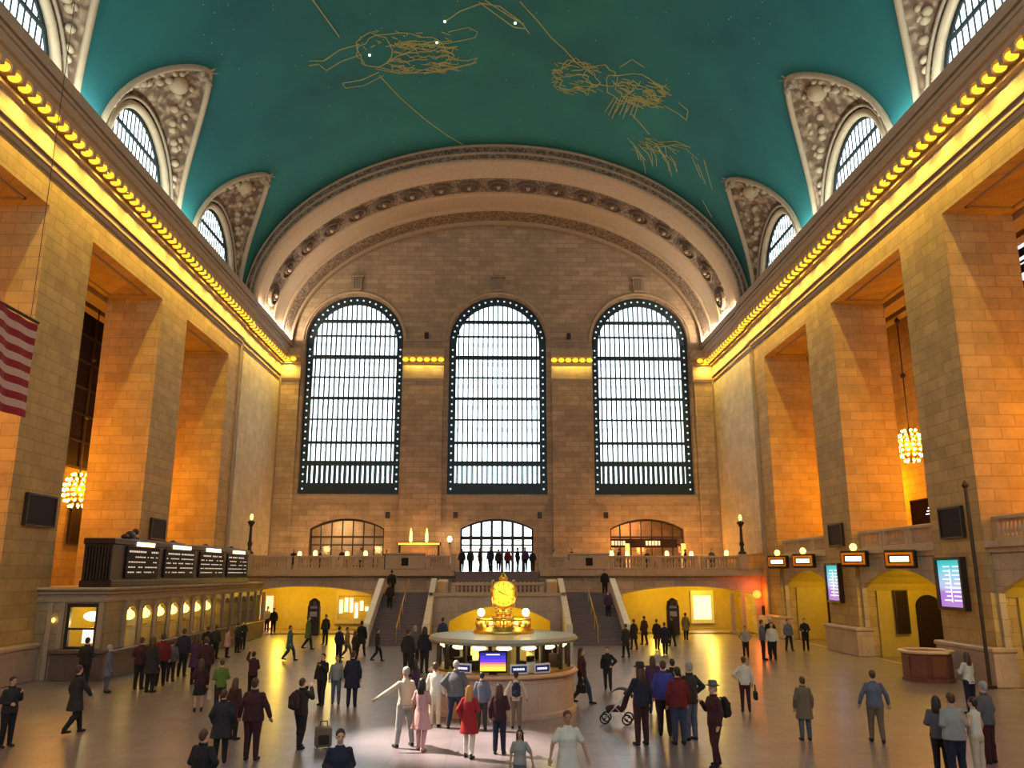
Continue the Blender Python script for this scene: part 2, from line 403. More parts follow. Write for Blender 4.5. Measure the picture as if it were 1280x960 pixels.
# attic walls outside the vault foot (carry the lunette windows)
tn = 0; wn = 3
for s, side in ((-1, 'left'), (1, 'right')):
    P = wall_l if s < 0 else wall_r
    at = MB()
    holes = [arch_pts(c - 3.55, c + 3.55, 24.62, 24.75, 3.55) for c in LUN]
    at.slab(rect(-8, 58.4, 24.0, 32.0), holes, toX, s * 19.35, s * 19.6)
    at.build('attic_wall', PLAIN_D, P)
    for li, c in enumerate(LUN[:3]):
        wn += 1; tn += 1
        where = ['farthest from', 'second from', 'nearest'][li]
        # lunette vault: loft from the window arch to the groin line on the vault
        N = 40; A_ = []; B_ = []
        for i in range(N + 1):
            a = pi * i / N; A_.append(Vector((s * 19.36, c + 4.0 * cos(a), 24.3 + 4.35 * sin(a))))
        tt = [-cos(pi * i / N) for i in range(N + 1)]
        for i in range(N + 1):
            y = c + LA * (-tt[i]); d = LD * (1 - abs(tt[i]) ** LP); x = VA - d
            B_.append(Vector((s * (x - 0.01), y, zv(x) - 0.01)))
        lv = MB(); R = 10
        for j in range(R + 1):
            f = j / R
            for i in range(N + 1):
                p = A_[i].lerp(B_[i], f); p.z += 0.35 * sin(pi * f) * sin(pi * i / N); lv.v.append(tuple(p))
        for j in range(R):
            for i in range(N): q = j * (N + 1) + i; lv.f.append((q, q + 1, q + N + 2, q + N + 1))
        Lo = thing('trim_%d' % tn, 'carved relief lunette vault over the %s side attic window, %s the end arch' % (side, ['nearest to', 'second from', 'farthest from'][li]), 'vault ornament', kind='structure')
        lv.build('relief_shell', ORN, Lo, smooth=True)
        MB().tube([p + Vector((-s * .05, 0, -.02)) for p in B_], 0.17, 8).build('groin_rib', PLAIN, Lo, smooth=True)
        MB().tube([Vector((s * 19.2, c + 3.72 * cos(a), 24.45 + 3.9 * sin(a))) for a in [pi * i / 36 for i in range(37)]], 0.22, 8).build('arch_moulding', PLAIN, Lo, smooth=True)
        MB().tube([Vector((s * 19.0, c + 4.15 * cos(a), 24.35 + 4.35 * sin(a))) for a in [pi * i / 36 for i in range(37)]], 0.10, 6).build('outer_bead', PLAIN_D, Lo, smooth=True)
        tip = Vector((s * (VA - LD), c, zv(VA - LD) - .1)); ca = MB()
        ca.ell(tip + Vector((s * .25, 0, -.1)), (.32, .34, .42)); rnd = random.Random(c + s)
        for q in range(12):
            a = q * pi / 6; ca.ell(tip + Vector((s * (.25 + .35 * sin(a)), .5 * cos(a), -.1 + .5 * sin(a))), (.16, .17, .16), 8, 6)
        for q in (-1, 1): ca.cap(tip + Vector((0, 0, 0)), tip + Vector((-s * .45, q * .22, .1)), .10, .03, 6)
        ca.build('cartouche', PLAIN_D, Lo, smooth=True)
        # figure relief: winged globe and branches in the shell
        fr = MB()
        def shell(i, f, off):
            i0 = int(i); p = A_[i0].lerp(B_[i0], f); p.z += 0.35 * sin(pi * f) * sin(pi * i0 / N); return p + Vector((-s * off, 0, -off))
        fr.ell(shell(20, .52, .05), (.55, .62, .5), 14, 9)
        for q in (-1, 1):
            for k2 in range(9):
                i0 = 20 + q * (2 + k2 * 1.6); fr.ell(shell(i0, .5 - .1 * sin(k2 * .7) - .02 * k2, .03), (.24, .26, .2), 8, 6)
                fr.ell(shell(i0, .72 - .03 * k2, .03), (.15, .2, .16), 8, 6)
        fr.build('relief_figures', PLAIN, Lo, smooth=True)
        # the window
        Wn = thing('window_%d' % wn, '%s side arched attic window, %s the end arch' % (side, ['nearest to', 'second from', 'farthest from'][li]), 'window', kind='structure')
        fr = MB(); fr.slab(arch_pts(c - 3.6, c + 3.6, 24.5, 24.75, 3.6), [arch_pts(c - 3.25, c + 3.25, 24.72, 24.8, 3.25)], toX, s * 19.42, s * 19.5)
        fr.build('window_frame', IRON, Wn)
        gb = MB()
        for i in range(-7, 8):
            yb = c + i * 0.44; zt = 24.75 + sqrt(max(0, 3.3 ** 2 - (i * .44) ** 2))
            gb.box(min(s * 19.4, s * 19.44), max(s * 19.4, s * 19.44), yb - .04, yb + .04, 24.6, zt)
        gb.box(min(s * 19.38, s * 19.46), max(s * 19.38, s * 19.46), c - 2.9, c + 2.9, 26.6, 26.8)
        gb.box(min(s * 19.38, s * 19.46), max(s * 19.38, s * 19.46), c - 3.25, c + 3.25, 24.6, 24.8)
        gb.build('glazing_bars', IRON, Wn)
        ap = arch_pts(c - 3.5, c + 3.5, 24.6, 24.75, 3.5); g = MB(); g.add([(s * 19.52, p[0], p[1]) for p in ap], [tuple(range(len(ap)))])
        g.build('pane', GLASS, Wn)
        portal((s * 20.5, c, 26.4), (0, s * radians(90), 0), 3.6, 7.0)

# ------------------------------------------------------------------ great end arch
def ring(prof, name, m, parent, n=96, a0=0.0, a1=pi, smooth=True):
    b = MB()
    for i in range(n + 1):
        a = a0 + (a1 - a0) * i / n
        for (dr, y) in prof: b.v.append(((VA - dr * (.55 if dr > 0 else 1)) * cos(a), y, VZ - 0.2 + (VB + 0.2 - dr) * sin(a)))
    m_ = len(prof)
    for i in range(n):
        for k in range(m_ - 1): b.f.append((i * m_ + k, i * m_ + k + 1, (i + 1) * m_ + k + 1, (i + 1) * m_ + k))
    return b.build(name, m, parent)
tn += 1
AR = thing('trim_%d' % tn, 'great elliptical stone arch with rosettes framing the three tall windows', 'arch', kind='structure')
ring([(-.3, 58.45), (-.05, 58.25), (0.0, 58.0), (.12, 57.92), (.2, 58.02), (.28, 58.0)], 'outer_fillet', PLAIN, AR)
ring([(.28, 58.0), (.36, 58.12), (.62, 58.16), (.66, 58.06)], 'leaf_band', ORN_F, AR)
ring([(.66, 58.06), (.72, 57.98), (.8, 58.0), (.84, 58.14)], 'middle_fillet', PLAIN, AR)
ring([(.84, 58.14), (1.12, 58.24), (1.16, 58.18)], 'bead_band', ORN_F, AR)
ring([(1.16, 58.18), (1.28, 58.16), (1.4, 58.3), (1.55, 58.9), (1.68, 60.3), (1.6, 60.6), (1.5, 60.7)], 'inner_cove', PLAIN, AR)
ring([(1.5, 60.7), (1.52, 63.2)], 'rosette_band', ORN_F, AR)
ring([(1.52, 63.2), (1.64, 63.3), (1.7, 63.6), (1.5, 66.1), (1.72, 66.2), (1.74, 66.5), (1.55, 66.7)], 'soffit', PLAIN, AR)
ring([(1.5, 66.7), (1.5, 69.0)], 'key_band', ORN_F, AR)
ring([(1.5, 69.0), (1.78, 69.1), (1.78, 69.4), (1.55, 69.5), (1.55, 70.1)], 'wall_moulding', PLAIN_D, AR)
rs = MB(); rs.lathe([(0.0, .02), (.22, .06), (.3, .16), (.42, .16), (.5, .06), (.62, .06), (.74, .16), (.86, .14), (.95, 0)], n=20)
rs.f.pop(); rs.f.pop()
for k in range(8): a = k * pi / 4; rs.ell((.33 * cos(a), .33 * sin(a), .12), (.14, .14, .08), 8, 6)
rp = None
arc = [radians(4) + radians(172) * i / 600 for i in range(601)]
pp = [Vector(((VA - .825) * cos(a), (VB + .2 - 1.5) * sin(a))) for a in arc]; cum = [0]
for i in range(600): cum.append(cum[-1] + (pp[i + 1] - pp[i]).length)
nros = 19
for k in range(nros):
    target = cum[-1] * (k + .5) / nros; i = min(range(601), key=lambda q: abs(cum[q] - target)); a = arc[i]
    x = (VA - .825) * cos(a); z = VZ - .2 + (VB + .2 - 1.5) * sin(a)
    nrm = Vector((-cos(a) / (VA - .825), 0, -sin(a) / (VB - 1.3))).normalized()
    q = nrm.to_track_quat('Z', 'Y')
    if rp is None: rp = rs.build('rosette', mat('dark_rosette_stone', (.15, .10, .07), .8), AR); o = rp
    else: o = child('rosette', rp, AR)
    o.location = (x, 61.95, z); o.rotation_mode = 'QUATERNION'; o.rotation_quaternion = q
    o.scale = (1, 1, 1.6)
    if k == 0: boss = MB().ell((0, 0, .12), (.2, .2, .16), 10, 7).build('rosette_highlight', PLAIN, o, smooth=True)  # pale centre added to paint a highlight on each dark rosette
    else: child('rosette_highlight', boss, o)

# ------------------------------------------------------------------ end wall and tall windows
WX = [-12.72, 0.0, 12.72]; HW = 4.32
ew = MB()
outer = [(-19.2, 4.1), (19.2, 4.1), (19.2, 24)] + [((VA + .1) * cos(a), VZ + (VB - .5) * sin(a)) for a in [pi * i / 60 for i in range(61)]] + [(-19.2, 24)]
holes = [arch_pts(x - HW, x + HW, 10.8, 24.35, HW) for x in WX]
doors = [arch_pts(-12.65 - 3.15, -12.65 + 3.15, 4.2, 7.9, .85), arch_pts(-3.1, 3.1, 4.2, 7.9, .85), arch_pts(12.75 - 3.15, 12.75 + 3.15, 4.2, 7.9, .85)]
ew.slab(outer, holes + doors, toY, 70.0, 71.6)
EW = tag(ew.build('wall_back', STONE_E), 'brown block stone end wall with three tall arched windows', 'wall', kind='structure')
p = MB()
for (x0, x1) in ((-8.25, -4.75), (4.75, 8.25)): p.box(x0, x1, 69.55, 70.1, 4.1, 22.0)
for s in (-1, 1): p.box(min(s * 17.3, s * 19.2), max(s * 17.3, s * 19.2), 69.6, 70.1, 4.1, 22.0)
p.build('pilaster', STONE_E, EW)
for (nm, mt, L3) in (('architrave', PLAIN, [(69.5, 20.6, 20.8), (69.42, 20.8, 21.0)]), ('frieze', STONE_P, [(69.48, 21.0, 22.1)]), ('corona', PLAIN, [(69.3, 22.1, 22.2), (68.9, 22.65, 22.9), (68.75, 22.9, 23.3)])):
    b = MB()
    for (x0, x1) in ((-8.3, -4.7), (4.7, 8.3), (-19.1, -17.2), (17.2, 19.1)):
        for (y, z0, z1) in L3: b.box(x0, x1, y, 70.1, z0, z1)
    b.build(nm, mt, EW)
for x in [q * .62 + o_ for o_ in (-6.5, 6.5) for q in (-2.5, -1.5, -.5, .5, 1.5, 2.5)] + [-18.4, -17.8, 17.8, 18.4]:
    o = child('bulb', bpy.data.objects['bulb'], EW, (x, 69.1, 22.42)); o.scale = (1.1, 1.1, 1.1)
for s in (-1, 1):
    lamp('AREA', 'end_cornice_glow', (s * 6.5, 69.2, 22.1), 60, GOLD_L, (radians(-15), 0, 0), 3.4, .15)
    lamp('AREA', 'corner_cornice_glow', (s * 18.1, 69.0, 22.1), 25, GOLD_L, (radians(-15), 0, 0), 1.2, .15)
sl = MB()
for x in WX: sl.box(x - HW - .1, x + HW + .1, 69.8, 70.2, 10.35, 10.62); sl.box(x - HW, x + HW, 69.9, 70.2, 10.1, 10.35)
[sl.box(a_, b_, 69.86, 70.1, 24.3, 24.42) for a_, b_ in ((-8.3, -4.5), (4.5, 8.3), (-18.6, -17.2), (17.2, 18.6))]
sl.build('sill_band', PLAIN, EW)
for x in WX:
    b = MB(); pts = [Vector((x + (HW + .22) * cos(a), 69.95, 24.35 + (HW + .22) * sin(a))) for a in [pi * i / 40 for i in range(41)]]
    b.tube(pts, .13, 6); b.build('archivolt', PLAIN, EW, smooth=True)
    b = MB(); b.chbox(x - .5, x + .5, 69.6, 70.1, 29.0, 30.2, .05); b.chbox(x - .65, x + .65, 69.5, 70.1, 30.2, 30.4, .03)
    for q in (-.22, 0, .22): b.box(x + q - .05, x + q + .05, 69.5, 69.7, 29.1, 30.1)
    b.build('keystone', PLAIN_D, EW)
spk = MB(); spk.chbox(-.18, .18, -.2, .15, -.25, .25, .03); spk.box(-.05, .05, .1, .45, -.05, .05)
sp = None
for x in (-9.2, -8.9 + 5.4, 3.6, 9.2, 6.3, -6.3):
    z = 9.0 if abs(x) > 3 and abs(x) not in (6.3,) else 24.9
    if abs(x) == 6.3: z = 24.75
    if sp is None: sp = spk.build('wall_speaker', BRONZE); o = sp
    else: o = sp.copy(); COL.objects.link(o)
    o.location = (x, 69.55 if z < 20 else 69.6, z)
    tag(o, 'small dark loudspeaker fixed %s' % ('high between the tall window heads, %s of the middle' % ('left' if x < 0 else 'right') if z > 20 else {-9.2: 'beside the left balcony doorway', -3.5: 'just left of the bright middle doorway', 3.6: 'just right of the bright middle doorway', 9.2: 'beside the right balcony doorway'}[round(x, 1)]), 'speaker', 'wall speakers')

def big_window(n, x, label):
    Wn = thing('window_%d' % n, label, 'window', kind='structure')
    f = MB(); f.slab(arch_pts(x - HW - .02, x + HW + .02, 10.78, 24.35, HW + .02), [arch_pts(x - HW + .62, x + HW - .62, 11.6, 24.2, HW - .62)], toY, 70.6, 70.8)
    # border roundels: daylight through the holes painted as glowing discs
    f.build('window_frame', IRON, Wn)
    r = MB()
    def disc(px, pz, rr): r.ell((px, 70.57, pz), (rr, .05, rr), 10, 6)
    z = 11.3
    while z < 24.2:
        disc(x - HW + .3, z, .085); disc(x + HW - .3, z, .085); z += .62
    for i in range(1, 22): a = pi * i / 22; disc(x + (HW - .3) * cos(a), 24.3 + (HW - .3) * sin(a), .085)
    r.build('glowing_roundels', glow('roundel_daylight_glow', (.7, .88, 1.0), .7), Wn)
    g = MB(); inner = HW - .62
    nb = 17
    def top(xx, rr=inner): return 24.25 + sqrt(max(0, rr * rr - xx * xx))
    for i in range(nb):
        xx = -inner + 2 * inner * (i + .5) / nb
        g.box(x + xx - .06, x + xx + .06, 70.62, 70.8, 11.5, top(xx))
    g.build('mullions', IRON, Wn)
    g = MB(); bars = [(11.55, .25), (13.3, .42), (15.2, .24), (17.3, .14), (19.15, .24), (21.1, .14), (22.85, .34), (24.9, .14), (26.2, .28)]
    for (z, h) in bars:
        hw = inner if z < 24.2 else sqrt(max(0, inner ** 2 - (z - 24.25) ** 2))
        g.box(x - hw, x + hw, 70.58, 70.86, z, z + h)
    g.build('transoms', IRON, Wn)
    g = MB()                                               # narrow fins in the lowest tier
    for i in range(34): xx = -inner + 2 * inner * (i + .5) / 34; g.box(x + xx - .03, x + xx + .03, 70.62, 70.74, 11.75, 13.35)
    for z in (14.9, 16.3, 18.3, 20.2, 22.2, 24.0):
        for i in range(nb): xx = -inner + 2 * inner * (i + .5) / nb; g.box(x + xx - .07, x + xx + .07, 70.6, 70.7, z, z + .34)
    g.build('bar_clips', IRON, Wn)
    ap = arch_pts(x - HW + .05, x + HW - .05, 10.85, 24.35, HW - .05); q = MB(); q.add([(a, 70.9, b) for a, b in ap], [tuple(range(len(ap)))])
    q.build('pane', GLASS, Wn)
big_window(1, WX[0], 'tall arched end window on the left, above the dim lamplit doorway')
big_window(2, WX[1], 'tall arched end window in the middle, brightest, above the clock booth')
big_window(3, WX[2], 'tall arched end window on the right, above the orange lit doorway')

fw = MB(); fw.slab(outer[:0] + [(-19.2, -.02), (19.2, -.02), (19.2, 24)] + [(VA * 1.01 * cos(a), VZ + (VB + .2) * sin(a)) for a in [pi * i / 60 for i in range(61)]] + [(-19.2, 24)], [arch_pts(x - HW, x + HW, 10.8, 24.35, HW) for x in WX], toY, -9.0, -8.0)
tag(fw.build('wall_front', STONE_E), 'stone end wall with three arched openings on the near side of the hall', 'wall', kind='structure')

# balcony doors behind the segmental openings
def balcony_door(n, x, label, zb, cafe):
    D = thing('door_%d' % n, label, 'door', kind='structure'); f = MB(); hw = 3.15 if cafe else 3.1
    f.slab(arch_pts(x - hw, x + hw, zb, 7.9, .85), [arch_pts(x - hw + .15, x + hw - .15, zb, 7.85, .72)], toY, 70.5, 70.7); f.build('door_frame', BRONZE, D)
    g = MB()
    for i in range(1, 7):
        xx = x - hw + 2 * hw * i / 7; w3 = .05 if cafe else .11; g.box(xx - w3, xx + w3, 70.52, 70.66, zb, 7.95 + .85 * (1 - ((xx - x) / hw) ** 2) - .1)
    g.box(x - hw, x + hw, 70.5, 70.68, 7.0 if not cafe else 7.15, 7.3); g.box(x - hw, x + hw, 70.5, 70.68, 5.9, 6.05) if not cafe else None; g.box(x - hw, x + hw, 70.5, 70.68, 6.5, 6.62)
    g.build('door_bars', BRONZE, D)
    ap = arch_pts(x - hw + .1, x + hw - .1, zb, 7.9, .8); q = MB(); q.add([(a, 70.72, b) for a, b in ap], [tuple(range(len(ap)))]); q.build('pane', GLASS, D)
balcony_door(1, -12.65, 'dim arched glazed doorway on the left of the balcony with cafe lamps', 4.2, True)
balcony_door(2, 0, 'bright arched glazed street doorway in the middle of the balcony', 4.2, False)
balcony_door(3, 12.75, 'arched glazed doorway on the right of the balcony glowing orange', 4.2, True)
# rooms behind the side doors
for s in (-1, 1):
    r = MB(); x = 12.7 * s
    r.box(x - 4.2, x + 4.2, 75, 75.3, 3.8, 9.6); r.box(x - 4.2, x + 4.2, 71.6, 75.3, 9.3, 9.6); r.box(x - 4.4, x - 4.2, 71.6, 75.3, 3.8, 9.6); r.box(x + 4.2, x + 4.4, 71.6, 75.3, 3.8, 9.6); r.box(x - 4.4, x + 4.4, 71.6, 75.3, 3.9, 4.1)
    r.build('doorway_room', STONE_P, EW)
    lamp('POINT', 'doorway_room_lamp', (x - 1, 73.5, 8.2), 160, (1, .62, .3) if s < 0 else (1, .4, .12), radius=.3)

# ------------------------------------------------------------------ west balcony, lower wall
DECK = 4.35; BY = 60.0
YEL_WALL = mat('ochre_passage_wall', (0.50, 0.37, 0.08), 0.6)
lw = MB()
low_arch = [arch_pts(-18.7, -9.0, 0.0, 2.75, .55), arch_pts(9.0, 18.7, 0.0, 2.75, .55)]
lw.slab([(-24, -0.02), (24, -0.02), (24, 4.0), (-24, 4.0)], [[(a, max(b, 0.0)) for a, b in h] for h in low_arch], toY, 60.6, 61.6)
LWALL = tag(lw.build('wall_lower_back', STONE_P), 'low stone wall under the far balcony with two wide yellow arches', 'wall', kind='structure')
bk = MB()
for s in (-1, 1):
    x0, x1 = min(s * 8.2, s * 20), max(s * 8.2, s * 20)
    bk.box(x0, x1, 66.5, 66.8, 0, 4); bk.box(x0 - .2, x0, 61.6, 66.8, 0, 4); bk.box(x1, x1 + .2, 61.6, 66.8, 0, 4); bk.box(x0, x1, 61.6, 66.8, 3.5, 3.7)
    lamp('POINT', 'passage_lamp', (s * 12, 63.6, 3.0), 260, YEL_L, radius=.2)
    lamp('POINT', 'passage_lamp', (s * 16.2, 63.6, 3.0), 260, YEL_L, radius=.2)
bk.build('passage_room', YEL_WALL, LWALL)
b = MB(); b.box(-24, -3.05, 60.0, 72, 4.0, DECK); b.box(3.05, 24, 60.0, 72, 4.0, DECK); b.box(-3.1, 3.1, 60.4, 72, 4.0, DECK)
b.box(-24, -3.05, 59.8, 60.5, 4.05, 4.2); b.box(3.05, 24, 59.8, 60.5, 4.05, 4.2); b.box(-24, -3.05, 59.9, 60.5, 4.2, 4.5); b.box(3.05, 24, 59.9, 60.5, 4.2, 4.5)
BAL = tag(b.build('trim_20', MAT['carved_limestone']), 'stone far balcony deck and its front moulding', 'balcony', kind='structure')

balm = MB(); balm.lathe([(.085, 0), (.085, .06), (.05, .09), (.10, .22), (.095, .30), (.045, .48), (.06, .52), (.05, .56), (.085, .60), (.085, .66)], n=8)
BALME = None
def balustrade(name, label, p0, p1, z, n, group, h=.66, mt=None, posts=True, zt=None):
    """straight run between p0 and p1 (x, y); n balusters"""
    global BALME
    p0 = Vector((*p0, z)); p1 = Vector((*p1, z)); L = (p1 - p0).length; a = atan2((p1 - p0).y, (p1 - p0).x)
    T = thing(name, label, 'balustrade', p0, a, group)
    m = mt or PLAIN
    MB().chbox(0, L, -.13, .13, .0, .12, .02).build('base_rail', m, T); MB().chbox(-.02, L + .02, -.16, .16, .12 + h, .30 + h, .04).build('top_rail', m, T)
    if posts:
        MB().chbox(0, .3, -.14, .14, .1, .14 + h, .02).build('end_block', m, T); MB().chbox(L - .3, L, -.14, .14, .1, .14 + h, .02).build('end_block', m, T)
    for i in range(n):
        x = (.42 if posts else .15) + (L - (.84 if posts else .3)) * i / max(1, n - 1)
        if BALME is None: o = balm.build('baluster', m, T, smooth=True); BALME = o
        else: o = child('baluster', BALME, T)
        o.location = (x, 0, .12)
    return T
secs_ = [(-17.7, -14.7), (-14.5, -11.5), (-11.3, -8.1)]
names = ['leftmost', 'second from the left', 'third from the left', 'third from the right', 'second from the right', 'rightmost']
allsec = secs_ + [(-b_, -a_) for a_, b_ in reversed(secs_)]
for (x0, x1), nm in zip(allsec, names):
    balustrade('balustrade', 'long stone balustrade section on the far balcony edge, %s' % nm, (x0, BY), (x1, BY), 4.5, 11, 'far balcony balustrades')
balustrade('balustrade', 'short stone balustrade section left of the stair opening on the far balcony', (-5.1, BY), (-3.42, BY), 4.5, 6, 'far balcony balustrades')
balustrade('balustrade', 'short stone balustrade section right of the stair opening on the far balcony', (3.42, BY), (5.1, BY), 4.5, 6, 'far balcony balustrades')
for s in (-1, 1):
    T = thing('balcony_pedestal', 'solid stone pedestal with dark square niche on the balcony, %s of the stairs' % ('left' if s < 0 else 'right'), 'pedestal', (s * 6.6, BY, 4.5), 0, 'balcony pedestals')
    MB().chbox(-1.4, 1.4, -.18, .25, 0, 1.0, .03).chbox(-1.5, 1.5, -.26, .3, 1.0, 1.14, .04).build('block', PLAIN, T)
    MB().box(-.25, .25, -.2, -.17, .25, .8).build('niche', DARK, T)
    T = thing('balcony_post', 'stone end post where the balcony opens to the stairs, %s side' % ('left' if s < 0 else 'right'), 'post', (s * 3.15, BY, 4.35), 0, 'balcony end posts')
    MB().chbox(-.16, .16, -.2, .3, 0, 1.15, .03).chbox(-.2, .2, -.24, .34, 1.15, 1.27, .03).build('post_shaft', PLAIN, T)
    # torchere at the balcony corner
    T = thing('torchere', 'tall bronze lamp standard at the %s end of the far balcony rail' % ('left' if s < 0 else 'right'), 'lamp standard', (s * 17.75, 60.0, 5.58), 0, 'balcony torcheres')
    MB().lathe([(.3, 0), (.3, .12), (.16, .2), (.12, .5), (.2, .7), (.12, .9), (.09, 1.9), (.2, 2.1), (.3, 2.25), (.12, 2.35), (.05, 2.4)], n=10).build('lamp_stem', BRONZE, T, smooth=True)
    MB().ell((0, 0, 2.6), (.12, .12, .24), 8, 7).build('flame_bulb', LAMPY, T, smooth=True)
    MB().chbox(s * 17.75 - .32, s * 17.75 + .32, 59.75, 60.3, 4.5, 5.58, .03).build('pedestal', PLAIN, BAL)

# ------------------------------------------------------------------ stairs
st = MB(); N = 17
for s in (-1, 1):
    for i in range(N):
        y0 = 50.8 + i * .375; z1 = 2.9 * (i + 1) / N
        st.box(min(s * 4.45, s * 7.75), max(s * 4.45, s * 7.75), y0, 57.4 if i else 57.4, z1 - 2.9 / N if i else 0, z1)
    st.box(min(s * 4.3, s * 7.9), max(s * 4.3, s * 7.9), 57.1, 60.6, 2.3, 2.9)
st.box(-4.3, 4.3, 54.7, 60.6, 2.3, 2.9)
for i in range(8): st.box(-2.95, 2.95, 57.9 + i * .3, 60.4, 2.9 + i * .18, 2.9 + (i + 1) * .18)
ST = tag(st.build('trim_21', STEPM), 'dark stone double stairs climbing to the far balcony', 'stairs', kind='structure')
w = MB()
w.slab([(-4.35, 0), (4.35, 0), (4.35, 3.0), (-4.35, 3.0)], [arch_pts(-3.1, 3.4, 0.001, 1.2, .95)], toY, 54.5, 54.9)
for s in (-1, 1):
    w.box(min(s * 4.2, s * 4.45), max(s * 4.2, s * 4.45), 54.5, 57.6, 0, 3.0)
    # stringer walls following the slope
    for xx in (4.28, 7.83):
        x0, x1 = min(s * (xx - .12), s * (xx + .12)), max(s * (xx - .12), s * (xx + .12))
        prof = [(50.6, 0), (57.4, 0), (57.4, 3.0), (50.6, .15)]
        w.slab(prof, [], toX, x0, x1)
    w.box(min(s * 7.7, s * 7.95), max(s * 7.7, s * 7.95), 57.4, 60.6, 0, 3.0)
SW = w.build('stair_wall', MARBLE, ST)
r = MB(); r.box(-4, 4, 59.5, 59.8, 0, 2.3); r.box(-4.2, -4, 54.9, 59.8, 0, 2.3); r.box(4, 4.2, 54.9, 59.8, 0, 2.3); r.build('stair_passage', YEL_WALL, ST)
lamp('POINT', 'stair_passage_lamp', (-1.5, 57, 1.7), 200, YEL_L, radius=.15); lamp('POINT', 'stair_passage_lamp', (1.8, 57, 1.7), 200, YEL_L, radius=.15)
for s in (-1, 1):
    side = 'left' if s < 0 else 'right'
    for xx, wh in ((4.28, 'inner'), (7.83, 'outer')):
        T = thing('stair_parapet', 'pale sloping marble parapet on the %s edge of the %s stair flight' % (wh, side), 'parapet', (s * xx, 50.8, 0.15), 0, 'stair parapets')
        b = MB(); z = lambda y: .02 + 2.85 * (y - 50.8) / 6.6
        pts = [(0, .0), (6.6, 2.85), (6.6, 3.55), (6.3, 3.62), (.25, 1.02), (0, .86)]
        b.slab(pts, [], lambda u, v_, t: (t, u, v_), -.13, .13); b.build('panel', WHITE, T)
        c = MB(); Lh = sqrt(6.3 ** 2 + 2.6 ** 2); ang = atan2(2.6, 6.05)
        c.chbox(-.2, .2, 0, 6.65, 0, .14, .03, Matrix.Translation((0, .2, 1.0)) @ Matrix.Rotation(ang, 4, 'X')); c.build('coping', WHITE, T)
        MB().chbox(-.2, .2, -.3, .12, -.15, 1.1, .03).build('newel', WHITE, T)
    T = thing('stair_handrail', 'thin brass centre handrail on the %s stair flight' % side, 'handrail', (s * 6.05, 51.0, 0.17), 0, 'stair handrails')
    MB().tube([(0, 0, .9), (0, 6.4, .9 + 2.75)], .035, 8).build('rail', BRASS, T, smooth=True)
    for k in range(5): MB().tube([(0, .1 + 1.55 * k, .66 * k), (0, .1 + 1.55 * k, .9 + .66 * k)], .025, 6).build('rail_post', BRASS, T)
# landing balustrade with curved ends
balustrade('balustrade', 'stone balustrade across the stair landing behind the clock', (-3.0, 54.72), (3.0, 54.72), 2.9, 20, 'landing balustrade', h=.42)
for s in (-1, 1):
    T = thing('curved_parapet', 'curving stone parapet joining the landing to the %s flight' % ('left' if s < 0 else 'right'), 'parapet', (s * 3.2, 54.72, 2.9), 0, 'curved parapets')
    pts = [(s * .66 * sin(a), 1.4 - 1.4 * cos(a)) for a in [pi / 2 * i / 8 for i in range(9)]] + [(s * .66, 2.5)]
    b = MB()
    for i in range(len(pts) - 1):
        d = Vector((pts[i + 1][0] - pts[i][0], pts[i + 1][1] - pts[i][1], 0)); a = atan2(d.y, d.x)
        b.box(-.02, d.length + .03, -.12, .12, 0, .75, Matrix.Translation((pts[i][0], pts[i][1], 0)) @ Matrix.Rotation(a, 4, 'Z'))
    b.build('curved_wall', PLAIN, T)
    MB().tube([(p[0], p[1], .8) for p in pts], .13, 8).build('coping', WHITE, T, smooth=True)
b = MB(); b.chbox(-4.1, 4.1, 54.38, 54.55, 2.75, 2.92, .03); b.build('landing_moulding', PLAIN, ST)

# ------------------------------------------------------------------ right side: balcony fronts over arched track passages
def side_passage(s, a, b, P, idx):
    mn = lambda p, q: (min(s * p, s * q), max(s * p, s * q))
    w = MB(); w.slab(rect(a, b, 0, 5.35), [arch_pts(a + .12, b - .12, 0.001, 3.45, .95)], toX, s * 19.25, s * 19.5)
    w.box(*mn(19.0, 20.2), a, b, 5.2, 5.45); w.box(*mn(19.15, 20.2), a, b, 5.0, 5.2)
    w.build('passage_front', STONE_P, P)
    r = MB(); r.box(*mn(19.9, BACKX), a, b, 5.0, 5.3)                                # balcony deck / passage roof
    r.box(*mn(23.6, 23.9), a - 1, b + 1, 0, 5.0); r.box(*mn(20, 23.9), a - .1, a + .1, 0, 5.0); r.box(*mn(20, 23.9), b - .1, b + .1, 0, 5.0)
    r.build('passage_room', YEL_WALL, P)
    vv = MB()
    for k in range(12):                                                               # vaulted passage ceiling
        a0 = pi * k / 12; a1 = pi * (k + 1) / 12; c = (a + b) / 2; h = (b - a) / 2 - .1
        q = [(c + h * cos(t), 3.3 + 1.45 * sin(t)) for t in (a0, a1)]
        vv.add([(s * 19.5, q[0][0], q[0][1]), (s * 23.6, q[0][0], q[0][1]), (s * 23.6, q[1][0], q[1][1]), (s * 19.5, q[1][0], q[1][1])], [(0, 1, 2, 3)])
    vv.build('passage_vault', YEL_WALL, P)
    gate = MB(); gate.slab(arch_pts(22.0, 23.3, 0, 2.6, .5), [], toY, b - .2, b - .1); gate.build('gate_opening', DARK, P)
    lamp('POINT', 'track_passage_lamp', (s * 21.8, (a + b) / 2 + .5, 4.15), 230, YEL_L, radius=.2)
    for k in range(3):
        L0 = a + .15 + (b - a - .3) * k / 3; L1 = a + .15 + (b - a - .3) * (k + 1) / 3
        wh = {0: 'far', 1: 'middle', 2: 'near'}[idx]; pos = ['nearest', 'middle', 'farthest'][k]
        balustrade('balustrade', 'stone balustrade panel over the %s right archway, the %s of its three' % (wh, pos), (s * 19.45, L0 + .03), (s * 19.45, L1 - .03), 5.45, 8, 'right wall balustrades')
